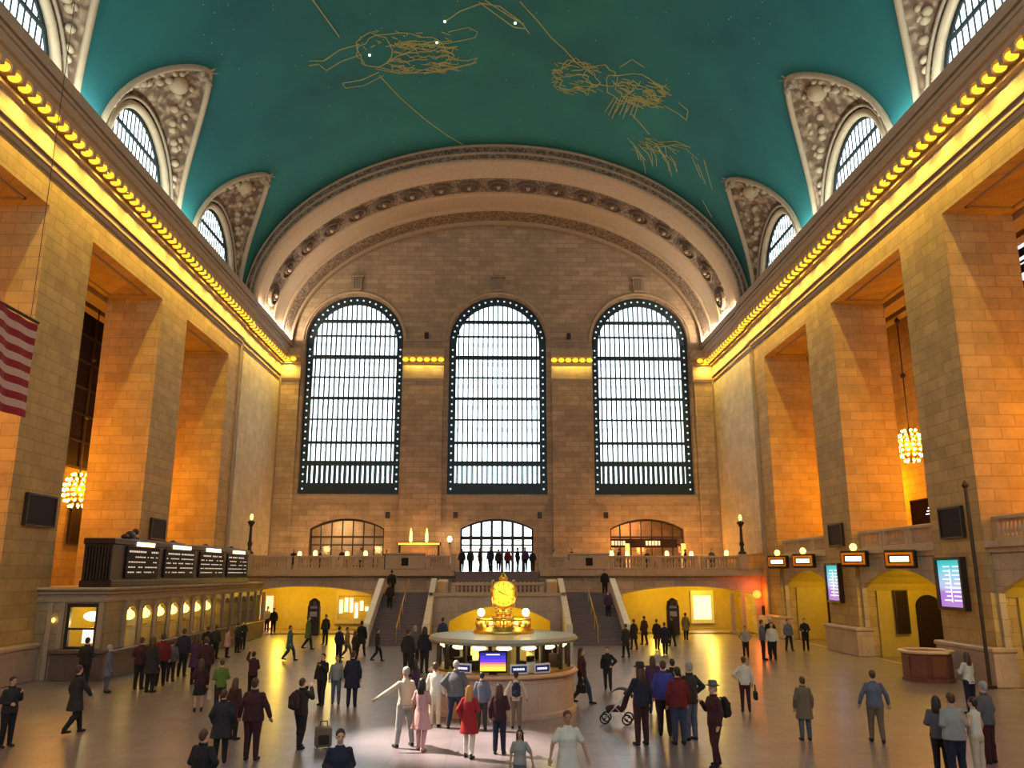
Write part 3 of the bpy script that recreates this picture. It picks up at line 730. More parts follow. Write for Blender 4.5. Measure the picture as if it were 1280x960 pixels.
for i, (a, b) in enumerate([(48.0, 56.0), (36.0, 44.2), (24.0, 32.2)]): side_passage(1, a, b, wall_r, i)
# left openings: plain parapet hidden behind the ticket office
b = MB()
for (a, c) in BAYS[:3]: b.box(-20.0, -19.3, a, c, 0, 3.6)
b.build('opening_base', STONE, wall_l)

# chandelier light in every side opening (orange)
for s in (-1, 1):
    for (a, b), pw in zip(BAYS[:4], (850, 880, 880, 700)):
        lamp('POINT', 'chandelier_light', (s * 23.9, (a + b) / 2, 9.5), pw, ORANGE_L, radius=.6)

def chandelier(x, y, z, ztop, label, R=.78, H=1.0):
    T = thing('chandelier', label, 'chandelier', (x, y, z), 0, 'melon shaped bulb chandeliers')
    f = MB(); f.lathe([(R * .75 * sqrt(max(.02, 1 - (t / H) ** 2)), t) for t in [-H + .05 + 2 * (H - .05) * i / 10 for i in range(11)]], n=18); f.build('gilt_body', BRASS, T, smooth=True)
    bb = MB()
    for j in range(7):
        t = -H * .88 + 2 * H * .88 * j / 6; rr = R * sqrt(max(.08, 1 - (t / H) ** 2)); n = max(6, int(15 * rr / R))
        for k in range(n): a = 2 * pi * (k + .5 * (j % 2)) / n; bb.ell((rr * cos(a), rr * sin(a), t), (.085, .085, .085), 8, 6)
    bb.build('bulbs', BULB_O, T, smooth=True)['kind'] = 'stuff'
    c = MB(); c.tube([(0, 0, H), (0, 0, ztop - z)], .035, 6); zz = H + 3.2
    while zz < ztop - z - .5: c.ell((0, 0, zz), (.16, .16, .16), 8, 6); zz += 3.4
    c.lathe([(.05, 0), (.4, .12), (.4, .2)], (0, 0, ztop - z - .2), 12)
    c.build('chain', BRONZE, T, smooth=True)
chandelier(-23.6, 46.5, 8.75, 20.4, 'glowing bulb covered chandelier in the left opening beside the near pier')
chandelier(24.0, 46.6, 11.45, 20.4, 'glowing bulb covered chandelier on a long chain in the right opening')
lamp('POINT', 'chandelier_glow', (-23.0, 45.9, 8.7), 260, ORANGE_L, radius=.5); lamp('POINT', 'chandelier_glow', (23.3, 45.9, 11.4), 260, ORANGE_L, radius=.5)

# tall dark windows on the corridor walls
def slit_window(s, y0, y1, z0, z1, label, lit=False):
    global wn
    wn += 1; W = thing('window_%d' % wn, label, 'window', kind='structure'); mn = lambda p, q: (min(s * p, s * q), max(s * p, s * q))
    MB().box(*mn(25.3, 25.52), y0, y1, z0, z1).build('dark_glass', DARK, W)
    g = MB(); g.box(*mn(25.2, 25.4), y0 - .1, y0 + .1, z0, z1); g.box(*mn(25.2, 25.4), y1 - .1, y1 + .1, z0, z1); ym = (y0 + y1) / 2; g.box(*mn(25.22, 25.4), ym - .06, ym + .06, z0, z1)
    zz = z0
    while zz <= z1: g.box(*mn(25.22, 25.4), y0, y1, zz - .06, zz + .06); zz += 1.6
    g.build('glazing_bars', BRONZE, W)
    if lit:
        q = MB(); 
        for k in range(5): q.box(*mn(25.24, 25.3), y0 + .3, y1 - .3, z1 - .7 - k * .8, z1 - .35 - k * .8)
        q.build('lit_panes', glow('cool_lit_pane', (.7, .85, 1), .9), W)
slit_window(-1, 47.9, 51.2, 10.4, 20.2, 'tall dark corridor window above the left chandelier')
slit_window(1, 35.4, 38.2, 12.5, 20.3, 'dark corridor window with lit panes at the right edge', True)
# small framed boards and plates
def wall_plate(s, x, y0, y1, z0, z1, label, name='wall_plate', cat='panel', mt=DARK):
    T = thing(name, label, cat, (s * x, (y0 + y1) / 2, (z0 + z1) / 2), 0, 'dark plates on the piers' if name == 'wall_plate' else None)
    hy = (y1 - y0) / 2; hz = (z1 - z0) / 2
    MB().chbox(-.06, .06, -hy, hy, -hz, hz, .02).build('plate', mt, T)
    f = MB(); f.slab(rect(-hy - .08, hy + .08, -hz - .08, hz + .08), [rect(-hy, hy, -hz, hz)], toX, -.09, .09); f.build('plate_frame', BRONZE, T)
wall_plate(-1, 18.93, 33.3, 35.4, 6.15, 7.3, 'dark rectangular plate on the large left pier')
wall_plate(-1, 18.93, 45.5, 47.3, 6.1, 7.1, 'dark rectangular plate on the left pier behind the departure board')
wall_plate(1, 18.93, 33.4, 35.0, 5.7, 6.85, 'dark square plate on the right pier above the large screen')
wall_plate(1, 18.93, 45.2, 46.9, 5.75, 6.85, 'dark square plate on the right pier above the smaller screen')
wall_plate(1, 23.2, 43.0, 45.6, 6.6, 8.1, 'dark notice board with white marks inside the right opening', 'notice_board', 'board')
wall_plate(-1, 25.4, 49.6, 51.3, 6.0, 8.4, 'small dark framed board below the left chandelier', 'notice_board', 'board')
for o in [q for q in bpy.data.objects if q.name.startswith('notice_board') and q.location.x > 0]:
    m = MB()
    for k in range(3): m.box(-.09, -.065, -.9 + k * .1, -.2 - k * .15, -.05 + .16 * k, .0 + .16 * k)
    m.build('white_lettering', LAMPW, o)
    MB().chbox(-.05, .05, -.05, .05, -2.0, -.7, .01).build('board_leg', BRONZE, o)

# information screens on the right piers
def scr_mat():
    m = bpy.data.materials.new('screen_image'); m.use_nodes = True; nt = m.node_tree; N = nt.nodes; L = nt.links; b = N['Principled BSDF']
    b.inputs['Base Color'].default_value = (.02, .02, .02, 1); tc = N.new('ShaderNodeTexCoord'); sx = N.new('ShaderNodeSeparateXYZ'); L.new(tc.outputs['Object'], sx.inputs[0])
    cr = N.new('ShaderNodeValToRGB'); mp = N.new('ShaderNodeMapRange'); mp.inputs['From Min'].default_value = -.95; mp.inputs['From Max'].default_value = .95
    L.new(sx.outputs[2], mp.inputs['Value']); L.new(mp.outputs[0], cr.inputs[0]); e = cr.color_ramp.elements
    e[0].position = 0; e[0].color = (.45, .22, .62, 1); e[1].position = .98; e[1].color = (.02, .50, .50, 1)
    for p_, c in ((.3, (.42, .2, .66, 1)), (.42, (.55, .55, .80, 1)), (.7, (.28, .62, .78, 1)), (.86, (.10, .56, .62, 1))): q = e.new(p_); q.color = c
    L.new(cr.outputs[0], b.inputs['Emission Color']); b.inputs['Emission Strength'].default_value = .85; m.cycles.emission_sampling = 'NONE'
    return m
SCRM = scr_mat()
INK = glow('screen_ink', (.9, .92, 1.0), .9)
def info_screen(y0, y1, z0, z1, label):
    T = thing('information_screen', label, 'screen', (18.86, (y0 + y1) / 2, (z0 + z1) / 2), 0, 'information screens'); hy = (y1 - y0) / 2; hz = (z1 - z0) / 2
    f = MB(); f.slab(rect(-hy - .14, hy + .14, -hz - .12, hz + .12), [rect(-hy, hy, -hz, hz)], toX, -.12, .15); f.build('screen_frame', BRONZE, T)
    MB().box(-.02, .1, -hy, hy, -hz, hz).build('display', SCRM, T)
    t = MB(); rnd = random.Random(3)
    for k in range(9):
        z = hz * (.72 - .18 * k)
        for c in (-.78, -.02): w_ = hy * rnd.uniform(.4, .7); t.box(-.035, -.02, hy * c, hy * c + w_, z - .025, z + .025)
    t.box(-.035, -.02, -.02, .02, -hz * .8, hz * .6)
    t.build('screen_text', INK, T)
info_screen(33.75, 35.55, 2.85, 4.75, 'large lit turquoise and purple screen on the near right pier')
info_screen(45.95, 47.6, 2.75, 4.65, 'smaller looking lit turquoise screen on the farther right pier')

# square lit sign boxes over the right arches
for (y, z, ar) in ((42.9, 4.95, 'middle archway, its far end'), (38.0, 4.85, 'middle archway, its near end'), (50.0, 4.95, 'far archway, its near end'), (54.6, 4.95, 'far archway, its far end')):
    T = thing('track_sign', 'square bronze sign box with glowing slot over the %s' % ar, 'lit sign', (18.5, y, z), radians(42), 'lit sign boxes over the archways')
    MB().chbox(-.2, .1, -.68, .68, -.42, .42, .05).build('sign_box', BRONZE, T); MB().tube([(.05, 0, 0), (.35, -.3, 0)], .06, 6).build('wall_arm', BRONZE, T)
    f = MB(); f.slab(rect(-.62, .62, -.3, .3), [rect(-.5, .5, -.19, .19)], toX, -.24, -.18); f.build('gilt_border', BRASS, T)
    MB().box(-.225, -.19, -.42, .42, -.12, .12).build('lit_slot', LAMPW, T)
    if y != 38.0: MB().ell((-.1, 0, .58), (.16, .2, .2), 8, 6).build('lamp_globe', LAMPY, T, smooth=True); MB().lathe([(.1, 0), (.06, .05), (.06, .12)], (-.1, 0, .40), 8).build('globe_base', BRASS, T)

# dark bronze mast beside the near pier plate
T = thing('bronze_mast', 'thin dark vertical bronze pole running up the near right pier', 'pole', (18.42, 32.0, 0)); MB().tube([(0, 0, 0.02), (0, 0, 7.6)], .07, 8).chbox(-.16, .16, -.16, .16, 0, .12, .02).lathe([(.09, 0), (.14, .1), (0.02, .3)], (0, 0, 7.5), 8).build('pole_shaft', BRONZE, T)
# posters and doorway on passage walls
T = thing('poster_board', 'dark upright poster inside the middle right archway', 'poster', (21.2, 43.98, 2.25)); MB().chbox(-.3, .3, -.04, .04, -1.05, 1.05, .02).build('poster_face', DARK, T); MB().slab(rect(-.36, .36, -1.11, 1.11), [rect(-.29, .29, -1.04, 1.04)], toY, -.06, .05).build('poster_frame', BRONZE, T)
# orange lamp globe at the far right corner
T = thing('corner_lamp', 'round glowing orange red lamp on the wall at the far right corner', 'lamp', (18.72, 60.3, 2.75)); MB().ell((0, 0, 0), (.3, .3, .3), 12, 9).build('globe', LAMPR, T, smooth=True); MB().chbox(-.08, .08, 0.15, .32, -.1, .1, .02).build('bracket_arm', BRONZE, T)
lamp('POINT', 'corner_lamp_light', (18.6, 59.6, 2.75), 70, (1, .16, .02), radius=.3)
T = thing('wall_cabinet', 'dark box standing in for an opening under the orange lamp at the far right', 'cabinet', (19.6, 60.3, 0)); MB().chbox(-.5, .5, -.2, .3, 0, 1.95, .03).build('opening_box', DARK, T); MB().ell((.35, -.22, 1.0), (.04, .04, .04), 6, 5).build('added_knob', BRASS, T)  # dark box stands for the unlit opening here; its knob is added
for x in (16.9, 17.7):
    T = thing('arch_post', 'slim pale post in the right yellow arch, %s of the pair' % ('left' if x < 17 else 'right'), 'post', (x, 60.36, 0), 0, 'arch posts'); MB().chbox(-.12, .12, -.12, .12, 0, 2.85, .03).chbox(-.18, .18, -.18, .18, 0, .25, .03).build('post_shaft', PLAIN, T)

# things inside the yellow arches
def clock_totem(x, y, label):
    T = thing('clock_totem', label, 'sign post', (x, y, 0), 0, 'dark totem signs'); MB().chbox(-.42, .42, -.2, .2, 0, 2.0, .04).lathe([(.42, 2.0), (.38, 2.3), (.1, 2.5)], n=12).build('totem_body', BRONZE, T)
    for z in (1.25, 1.8): MB().chbox(-.25, .25, -.23, -.19, z, z + .35, .01).build('totem_panel', mat('grey_face', (.4, .38, .36), .4), T)
clock_totem(-12.9, 60.0, 'dark totem with two grey faces in the left yellow arch')
clock_totem(12.5, 60.0, 'dark totem with grey faces in the right yellow arch')
T = thing('shop_window', 'glowing framed shop window at the back of the right yellow arch', 'window display', (16.2, 66.4, 0)); MB().slab(rect(-.9, .9, .4, 2.9), [rect(-.7, .7, .7, 2.5)], toY, -.12, .08).build('display_frame', WHITE, T); MB().box(-.7, .7, -.02, .05, .7, 2.5).build('display_pane', glow('shop_light', (1, .8, .35), 1.5), T)
T = thing('shop_window', 'bright shop front glowing at the back of the left yellow arch', 'window display', (-11.0, 66.4, 0)); MB().slab(rect(-1.6, 1.6, .4, 2.9), [rect(-1.4, 1.4, .7, 2.5)], toY, -.12, .08).build('display_frame', PLAIN, T)
d_ = MB(); rr = random.Random(5)
for k in range(7): d_.chbox(-1.3 + k * .4, -1.05 + k * .4, -.05, .05, rr.uniform(.8, 1.4), rr.uniform(1.6, 2.4), .02)
d_.build('display_goods', glow('goods_light', (1, .75, .5), 1.2), T)
T = thing('shop_window', 'narrow bright doorway glowing at the far left of the left arch', 'window display', (-18.0, 66.4, 0)); MB().slab(rect(-.7, .7, .0, 2.7), [rect(-.55, .55, .1, 2.5)], toY, -.12, .08).build('display_frame', PLAIN, T); MB().box(-.55, .55, -.02, .05, .1, 2.5).build('display_pane', glow('red_shop_light', (1, .55, .3), 1.3), T)
for x in (-16.6,): T = thing('arch_post', 'slim orange lit post standing in the left yellow arch', 'post', (x, 60.36, 0), 0, 'arch posts'); MB().chbox(-.14, .14, -.12, .12, 0, 2.9, .03).build('post_shaft', PLAIN, T)

# ------------------------------------------------------------------ departure board
T = thing('departure_board', 'long dark departure board with white lettered panels above the ticket windows', 'departure board', (-16.1, 35.3, 3.65))
b = MB(); b.chbox(-1.3, -.1, 0, 19.3, 0, 1.95, .05); b.chbox(-1.35, -.02, -.05, 19.4, 0, .28, .03); b.chbox(-1.35, -.04, -.05, 19.4, 1.75, 2.02, .04); b.build('casing', BRONZE, T)
INKW = glow('white_lettering', (1, .93, .78), .32)
def text_row(mb, x, y0, y1, z, h, rnd, fill=.72):
    y = y0
    while y < y1:
        w_ = rnd.uniform(.06, .22)
        if rnd.random() < fill: mb.box(x - .01, x, y, min(y + w_, y1), z, z + h)
        y += w_ + .07
for k, (a, b_) in enumerate([(1.2, 4.7), (5.4, 9.4), (10.2, 14.2), (14.9, 18.9)]):
    F = MB().chbox(-.12, -.03, a, b_, .35, 1.72, .02).build('panel', DARK, T)
    MB().box(-.04, .0, a + .9, b_ - .7, 1.74, 1.92).build('header_light', LAMPW, F)
    R = MB(); rnd = random.Random(k)
    for q in range(5): text_row(R, -.015, a + .2, b_ - .2, 1.46 - q * .22, .055 if q else .08, rnd, .8)
    R.build('printed_text', INKW, F)
    c = MB(); c.lathe([(.28, 0), (.2, .1), (.06, .2)], (-.5, (a + b_) / 2, 2.0), 12); c.chbox(-.7, -.3, a + .8, b_ - .8, 2.0, 2.08, .02); c.build('crest', BRONZE, T)
rb = MB()
for k in range(9): rb.chbox(-1.2 + k * .13, -1.13 + k * .13, -.09, 0, .3, 1.7, .01)
rb.build('end_slats', BRONZE, T)
c = MB(); c.ell((-.5, 2.4, 2.2), (.2, .45, .22)); c.ell((-.5, 2.9, 2.4), (.14, .18, .16)); c.ell((-.5, 1.9, 2.15), (.15, .3, .12)); c.build('carved_eagle', BRONZE, T, smooth=True)

# ------------------------------------------------------------------ ticket office
OX = -16.2; OY0, OY1 = 35.2, 58.2
TO = thing('ticket_office', 'long stone ticket office with lit windows along the left wall', 'ticket office', (OX, OY0, 0))
ym = [1.95 + 1.65 * i for i in range(13)]
fac = MB(); fac.slab(rect(0, OY1 - OY0, 0.0, 3.1), [arch_pts(y, y + 1.15, 1.15, 2.45, .35) for y in ym], lambda u, v_, t: (t, u, v_), -.4, 0)
fac.build('window_front', stone('ticket_office_stone', (.30, .225, .13), 1.6, .9, var=.1, dark=.6, rough=.4), TO)
en = MB(); en.slab(rect(-4.2, -.03, 0, 3.1), [rect(-1.5, -.25, 1.15, 2.95)], lambda u, v_, t: (u, t, v_), -.03, .3); en.build('end_front', MAT['ticket_office_stone'], TO)
rf = MB(); rf.box(-4.2, 0.0, 0, OY1 - OY0, 3.1, 3.4); rf.chbox(-4.3, .12, -.12, OY1 - OY0, 3.35, 3.5, .04); rf.chbox(-4.4, .25, -.25, OY1 - OY0, 3.5, 3.65, .05); rf.chbox(-4.3, .1, -.1, OY1 - OY0, 3.05, 3.2, .03)
rf.build('cornice', PLAIN_D, TO)
bw_ = MB(); bw_.box(-2.6, -2.4, .3, OY1 - OY0, 0, 3.1); bw_.box(-4.2, -2.6, 1.6, 1.8, 0, 3.1); bw_.box(-4.2, 0, 22.7, 23, 0, 3.1); bw_.box(-2.4, -.4, .3, 23, -.02, .02); bw_.build('back_partition', YEL_WALL, TO)
ct = MB(); ct.chbox(0, .42, .0, OY1 - OY0, 1.02, 1.14, .02); ct.chbox(.0, .22, .0, OY1 - OY0, 0, 1.02, .02); ct.build('side_counter', COUNTER, TO)
ct = MB(); ct.chbox(-1.95, .3, -.45, 0, 1.05, 1.2, .02); ct.chbox(-1.9, .25, -.3, 0, 0, 1.05, .02)
for k in range(3): ct.chbox(-1.8 + k * .7, -1.25 + k * .7, -.33, -.29, .2, .85, .01)
ct.build('end_counter', COUNTER, TO)
for x in (-2.2, -1.72, -.14): MB().chbox(x - .1, x + .1, -.14, .02, 0 if x < -2 else 1.2, 3.05, .03).build('end_pilaster', PLAIN_D, TO)
hd = MB(); hd.slab(rect(-1.55, -.2, 1.2, 3.0), [rect(-1.42, -.34, 1.3, 2.85)], lambda u, v_, t: (u, t, v_), -.05, .1); hd.box(-1.42, -.34, 0, .06, 1.95, 2.03); hd.build('end_window_frame', BRONZE, TO)
el = MB(); el.ell((-.9, .9, 2.45), (.42, .15, .2), 10, 7); el.build('end_lamp', LAMPW, TO, smooth=True)
el = MB(); el.chbox(-1.3, -.5, .95, 1.0, 1.35, 1.9, .01); el.build('end_poster', glow('pale_backlit_poster', (.85, .9, .8), .8), TO)
for i, y in enumerate(ym):
    MB().chbox(.0, .12, y - .34, y - .16, 1.14, 3.05, .03).build('pilaster', PLAIN_D, TO)
    g = MB(); g.box(-.25, -.2, y + .55, y + .6, 1.15, 2.75); g.box(-.25, -.2, y, y + 1.15, 1.9, 1.95); g.build('window_bars', BRASS, TO)
    if i < 7:
        L = MB(); L.lathe([(.02, .25), (.2, .12), (.24, -.05), (.16, -.16), (.02, -.2)], (-.1, y + .57, 2.42), 10); L.tube([(-.1, y + .57, 2.6), (-.1, y + .57, 2.8)], .02, 5); L.build('window_lamp', LAMPY, TO, smooth=True)
for i in (0, 2, 4, 6): lamp('POINT', 'ticket_window_light', (OX - 1.1, OY0 + ym[i] + 1.4, 2.5), 42, YEL_L, radius=.15)
for i in (9, 11): lamp('POINT', 'ticket_window_light', (OX - 1.1, OY0 + ym[i] + .6, 2.5), 8, YEL_L, radius=.15)
lamp('POINT', 'ticket_end_light', (OX - .9, OY0 + .9, 2.2), 45, (1, .8, .35), radius=.15)
MB().ell((-2.0, -.16, 2.35), (.07, .07, .1), 8, 6).build('wall_sconce', LAMPY, TO)

# ------------------------------------------------------------------ flag
FX = -15.0; fy0, fy1, fz0, fz1 = 19.6, 25.55, 8.98, 12.02
FL = thing('hanging_flag', 'large hanging striped american flag at the left edge of the hall', 'flag', (FX, fy1, fz1))
RED = mat('flag_red', (0.30, 0.012, 0.02), .8); PINK = mat('flag_white', (0.62, 0.42, 0.34), .8); BLU = mat('flag_blue', (.02, .03, .16), .8)
Lf = fy1 - fy0; Hf = fz1 - fz0
def cloth(y0, y1, z0, z1, off=0.0):
    b = MB(); n = 30; m_ = 3
    for i in range(n + 1):
        for j in range(m_ + 1):
            y = y0 + (y1 - y0) * i / n; z = z0 + (z1 - z0) * j / m_; b.v.append((.09 * sin(y * 2.1) + .05 * sin(y * 5 + z) + off, y, z))
    for i in range(n):
        for j in range(m_): q = i * (m_ + 1) + j; b.f.append((q, q + m_ + 1, q + m_ + 2, q + 1))
    k = len(b.v); b.v += [(x + .03, y, z) for x, y, z in b.v]; b.f += [tuple(reversed([q + k for q in f])) for f in list(b.f)]
    return b
for nm, mt, par in (('red_stripes', RED, 0), ('white_stripes', PINK, 1)):
    b = MB()
    for k in range(13):
        if k % 2 == par: c = cloth(-Lf, 0, -Hf * (k + 1) / 13, -Hf * k / 13); b.add(c.v, c.f)
    b.build(nm, mt, FL, smooth=False)
c = cloth(-Lf, -Lf * .6, -Hf * 7 / 13, 0, .035); c.build('blue_canton', BLU, FL)
MB().tube([(0, -Lf, .08), (0, 0.05, .08)], .05, 8).build('top_pole', BRONZE, FL); MB().tube([(0, -Lf * .9, .08), (0, -Lf * .9, 36.0 - 12 - 3)], .02, 5).tube([(0, -.4, .08), (0, -.4, 36.0 - 12 - 3)], .012, 5).build('cable', BRONZE, FL)

# ------------------------------------------------------------------ round desk on the right
WD = thing('round_desk', 'red brown octagonal wooden desk with pale rim by the right pier', 'desk', (17.35, 34.4, 0))
MB().lathe([(.98, 0), (.98, .1), (.92, .12), (.92, 1.05), (.98, 1.1)], n=8, a0=pi / 8).build('desk_body', WOOD, WD)
b = MB()
for k in range(8):
    a = k * pi / 4; b.chbox(-.28, .28, -.02, .03, .2, .95, .01, Matrix.Rotation(a, 4, 'Z') @ Matrix.Translation((0, -.87, 0)))
b.build('desk_panels', WOOD, WD)
b = MB(); b.tube([(1.0 * cos(pi / 8 + k * pi / 4), 1.0 * sin(pi / 8 + k * pi / 4), 1.14) for k in range(8)], .07, 6, closed=True); b.build('desk_rim', mat('pale_wood_rim', (.75, .5, .28), .35), WD)

# ------------------------------------------------------------------ information booth with clock
BX, BYY = 0.1, 27.7
BO = thing('information_booth', 'round marble information booth with glowing lit counter under the brass clock', 'booth', (BX, BYY, 0))
MB().lathe([(2.34, 0), (2.34, .12), (2.25, .16), (2.25, 1.12)], n=48).build('marble_drum', PLINTH, BO, smooth=False)
b = MB(); b.lathe([(2.2, 1.12), (2.36, 1.14), (2.42, 1.2), (2.36, 1.26), (2.2, 1.28)], n=48); b.build('counter_ledge', mat('warm_stone_ledge', (.62, .36, .2), .35), BO, smooth=True)
b = MB(); b.lathe([(2.26, 1.28), (2.26, 1.33), (2.2, 1.33)], n=48); b.build('brass_edge', BRASS, BO)
for k in range(16):
    a = 2 * pi * (k + .5) / 16
    MB().chbox(-.05, .05, -.05, .05, 1.3, 2.12, .01, Matrix.Translation((2.12 * cos(a), 2.12 * sin(a), 0)) @ Matrix.Rotation(a, 4, 'Z')).build('mullion', BRONZE, BO)
    a = 2 * pi * k / 16
    if sin(a) < .3:
        o = MB().ell((0, 0, 0), (.09, .26, .07), 10, 6).build('tube_light', LAMPW, BO, smooth=True)
        o.location = (1.98 * cos(a), 1.98 * sin(a), 2.0); o.rotation_euler = (0, 0, a)
g = MB()
for k in range(48): a0 = 2 * pi * k / 48; a1 = 2 * pi * (k + 1) / 48; g.add([(2.14 * cos(a0), 2.14 * sin(a0), 1.3), (2.14 * cos(a1), 2.14 * sin(a1), 1.3), (2.14 * cos(a1), 2.14 * sin(a1), 2.12), (2.14 * cos(a0), 2.14 * sin(a0), 2.12)], [(0, 1, 2, 3)])
g.build('glass_screen', GLASS, BO)
b = MB(); b.lathe([(2.1, 2.06), (2.36, 2.1), (2.42, 2.18), (2.36, 2.27), (1.2, 2.33), (.4, 2.34)], n=48); b.build('roof', mat('grey_green_roof', (.36, .36, .30), .4), BO, smooth=False)
b = MB(); b.lathe([(.75, .0), (.75, 2.1)], n=20); b.build('inner_core', mat('ochre_core', (.5, .36, .12), .5), BO)
b = MB(); rnd = random.Random(8)
for k in range(14): a = 2 * pi * k / 14 + .1; b.chbox(-.14, .14, -.1, .1, 1.25, 1.3 + rnd.uniform(.12, .5), .01, Matrix.Translation((1.7 * cos(a), 1.7 * sin(a), 0)) @ Matrix.Rotation(a, 4, 'Z'))
b.build('desk_equipment', DARK, BO)
lamp('POINT', 'booth_interior_light', (BX + 1.3, BYY - .8, 1.95), 18, (1, .78, .35), radius=.1); lamp('POINT', 'booth_interior_light', (BX - 1.3, BYY - .8, 1.95), 18, (1, .78, .35), radius=.1)
# brass gallery, lamps, column and clock on the roof
b = MB(); b.lathe([(1.0, 2.33), (1.0, 2.42), (.9, 2.45), (.9, 2.52), (.55, 2.6), (.4, 2.62)], n=32); b.build('brass_pedestal', BRASS, BO, smooth=True)
b = MB()
for k in range(20):
    a = 2 * pi * k / 20; b.lathe([(.035, 0), (.05, .08), (.03, .22)], (.86 * cos(a), .86 * sin(a), 2.52), 6)
b.tube([(.86 * cos(2 * pi * k / 32), .86 * sin(2 * pi * k / 32), 2.76) for k in range(32)], .035, 6, closed=True); b.build('brass_gallery', BRASS, BO, smooth=True)
for k in range(10):
    a = 2 * pi * (k + .5) / 10; L = MB().ell((.72 * cos(a), .72 * sin(a), 2.68), (.08, .08, .08), 8, 6).build('gallery_bulb', LAMPY, BO, smooth=True)
for s in (-1, 1):
    MB().ell((s * .72, -.35, 2.98), (.12, .12, .13), 10, 7).build('globe_lamp', glow('bright_globe', (1, .85, .45), 6), BO, smooth=True)
    MB().tube([(s * .72, -.35, 2.5), (s * .72, -.35, 2.88)], .03, 6).build('lamp_arm', BRASS, BO)
    lamp('POINT', 'booth_globe_light', (BX + s * .8, BYY - .7, 3.05), 14, (1, .7, .2), radius=.12)
b = MB(); b.lathe([(.34, 2.6), (.36, 2.7), (.22, 2.78), (.24, 2.9), (.17, 2.95), (.2, 3.02), (.15, 3.1), (.22, 3.14), (.12, 3.2)], n=16)
for k in range(4): b.lathe([(.27, 0), (.29, .03), (.27, .06)], (0, 0, 2.66 + k * .13), 16)
b.build('clock_column', BRASS, BO, smooth=True)
CZ = 3.56
b = MB()
for k in range(4):
    a = k * pi / 2; M_ = Matrix.Translation((0, 0, CZ)) @ Matrix.Rotation(a, 4, 'Z') @ Matrix.Translation((0, -.34, 0)) @ Matrix.Rotation(pi / 2, 4, 'X')
    b.tube([M_ @ Vector((.40 * cos(t), .40 * sin(t), 0)) for t in [2 * pi * i / 32 for i in range(32)]], .045, 8, closed=True)
b.ell((0, 0, CZ), (.3, .3, .34), 16, 10); b.lathe([(.06, .36), (.13, .42), (.15, .5), (.1, .56), (.03, .66), (.01, .7)], (0, 0, CZ), 12)
for k in range(4): a = pi / 4 + k * pi / 2; b.ell((.33 * cos(a), .33 * sin(a), CZ), (.06, .06, .26), 10, 8)
b.build('clock_case', BRASS, BO, smooth=True)
for k in range(4):
    a = k * pi / 2; M_ = Matrix.Translation((0, 0, CZ)) @ Matrix.Rotation(a, 4, 'Z')
    F = MB().lathe([(.38, 0), (.38, .02), (.2, .05), (.02, .06)], (0, 0, 0), 32, M_ @ Matrix.Translation((0, -.33, 0)) @ Matrix.Rotation(pi / 2, 4, 'X')).build('clock_face', CLOCKF, BO)
    h = MB()
    for q in range(12): t = q * pi / 6; h.box(-.012, .012, -.39, -.35, .28, .34, M_ @ Matrix.Rotation(t, 4, 'Y'))
    h.build('hour_marks', DARK, F)
    h = MB(); h.box(-.014, .014, -.405, -.395, -.04, .2, M_ @ Matrix.Rotation(radians(-62), 4, 'Y')); h.box(-.01, .01, -.405, -.395, -.05, .16, M_ @ Matrix.Rotation(radians(112), 4, 'Y')); h.build('clock_hands', DARK, F)
lamp('POINT', 'clock_light', (BX, BYY - .95, CZ), 6, (1, .7, .15), radius=.1)
# booth screens
def booth_scr():
    m = bpy.data.materials.new('booth_screen_image'); m.use_nodes = True; nt = m.node_tree; N = nt.nodes; L = nt.links; b = N['Principled BSDF']; b.inputs['Base Color'].default_value = (.01, .01, .02, 1)
    tc = N.new('ShaderNodeTexCoord'); sx = N.new('ShaderNodeSeparateXYZ'); L.new(tc.outputs['Object'], sx.inputs[0]); mp = N.new('ShaderNodeMapRange'); mp.inputs['From Min'].default_value = -.25; mp.inputs['From Max'].default_value = .25
    L.new(sx.outputs[2], mp.inputs['Value']); cr = N.new('ShaderNodeValToRGB'); cr.color_ramp.interpolation = 'CONSTANT'; e = cr.color_ramp.elements; L.new(mp.outputs[0], cr.inputs[0])
    e[0].position = 0; e[0].color = (1, .75, .08, 1); e[1].position = .85; e[1].color = (.02, .015, .25, 1)
    for p_, c in ((.22, (1, .5, .1, 1)), (.36, (.75, .15, .3, 1)), (.48, (.12, .04, .8, 1)), (.66, (.06, .03, .6, 1))): q = e.new(p_); q.color = c
    L.new(cr.outputs[0], b.inputs['Emission Color']); b.inputs['Emission Strength'].default_value = 1.0; m.cycles.emission_sampling = 'NONE'; return m
T = thing('booth_monitor', 'wide monitor with blue, red and yellow bands on the booth counter', 'monitor', (BX - .33, BYY - 2.36, 1.66)); MB().chbox(-.42, .42, 0, .09, -.31, .31, .02).build('monitor_case', DARK, T); MB().box(-.38, .38, -.012, .0, -.26, .26).build('monitor_screen', booth_scr(), T); MB().box(-.2, .2, -.02, -.012, .19, .22).build('screen_caption', INK, T); MB().chbox(-.12, .12, 0, .08, -.36, -.3, .01).build('monitor_foot', DARK, T)
BLUE_S = mat('deep_blue_sign', (.03, .03, .22), .4)
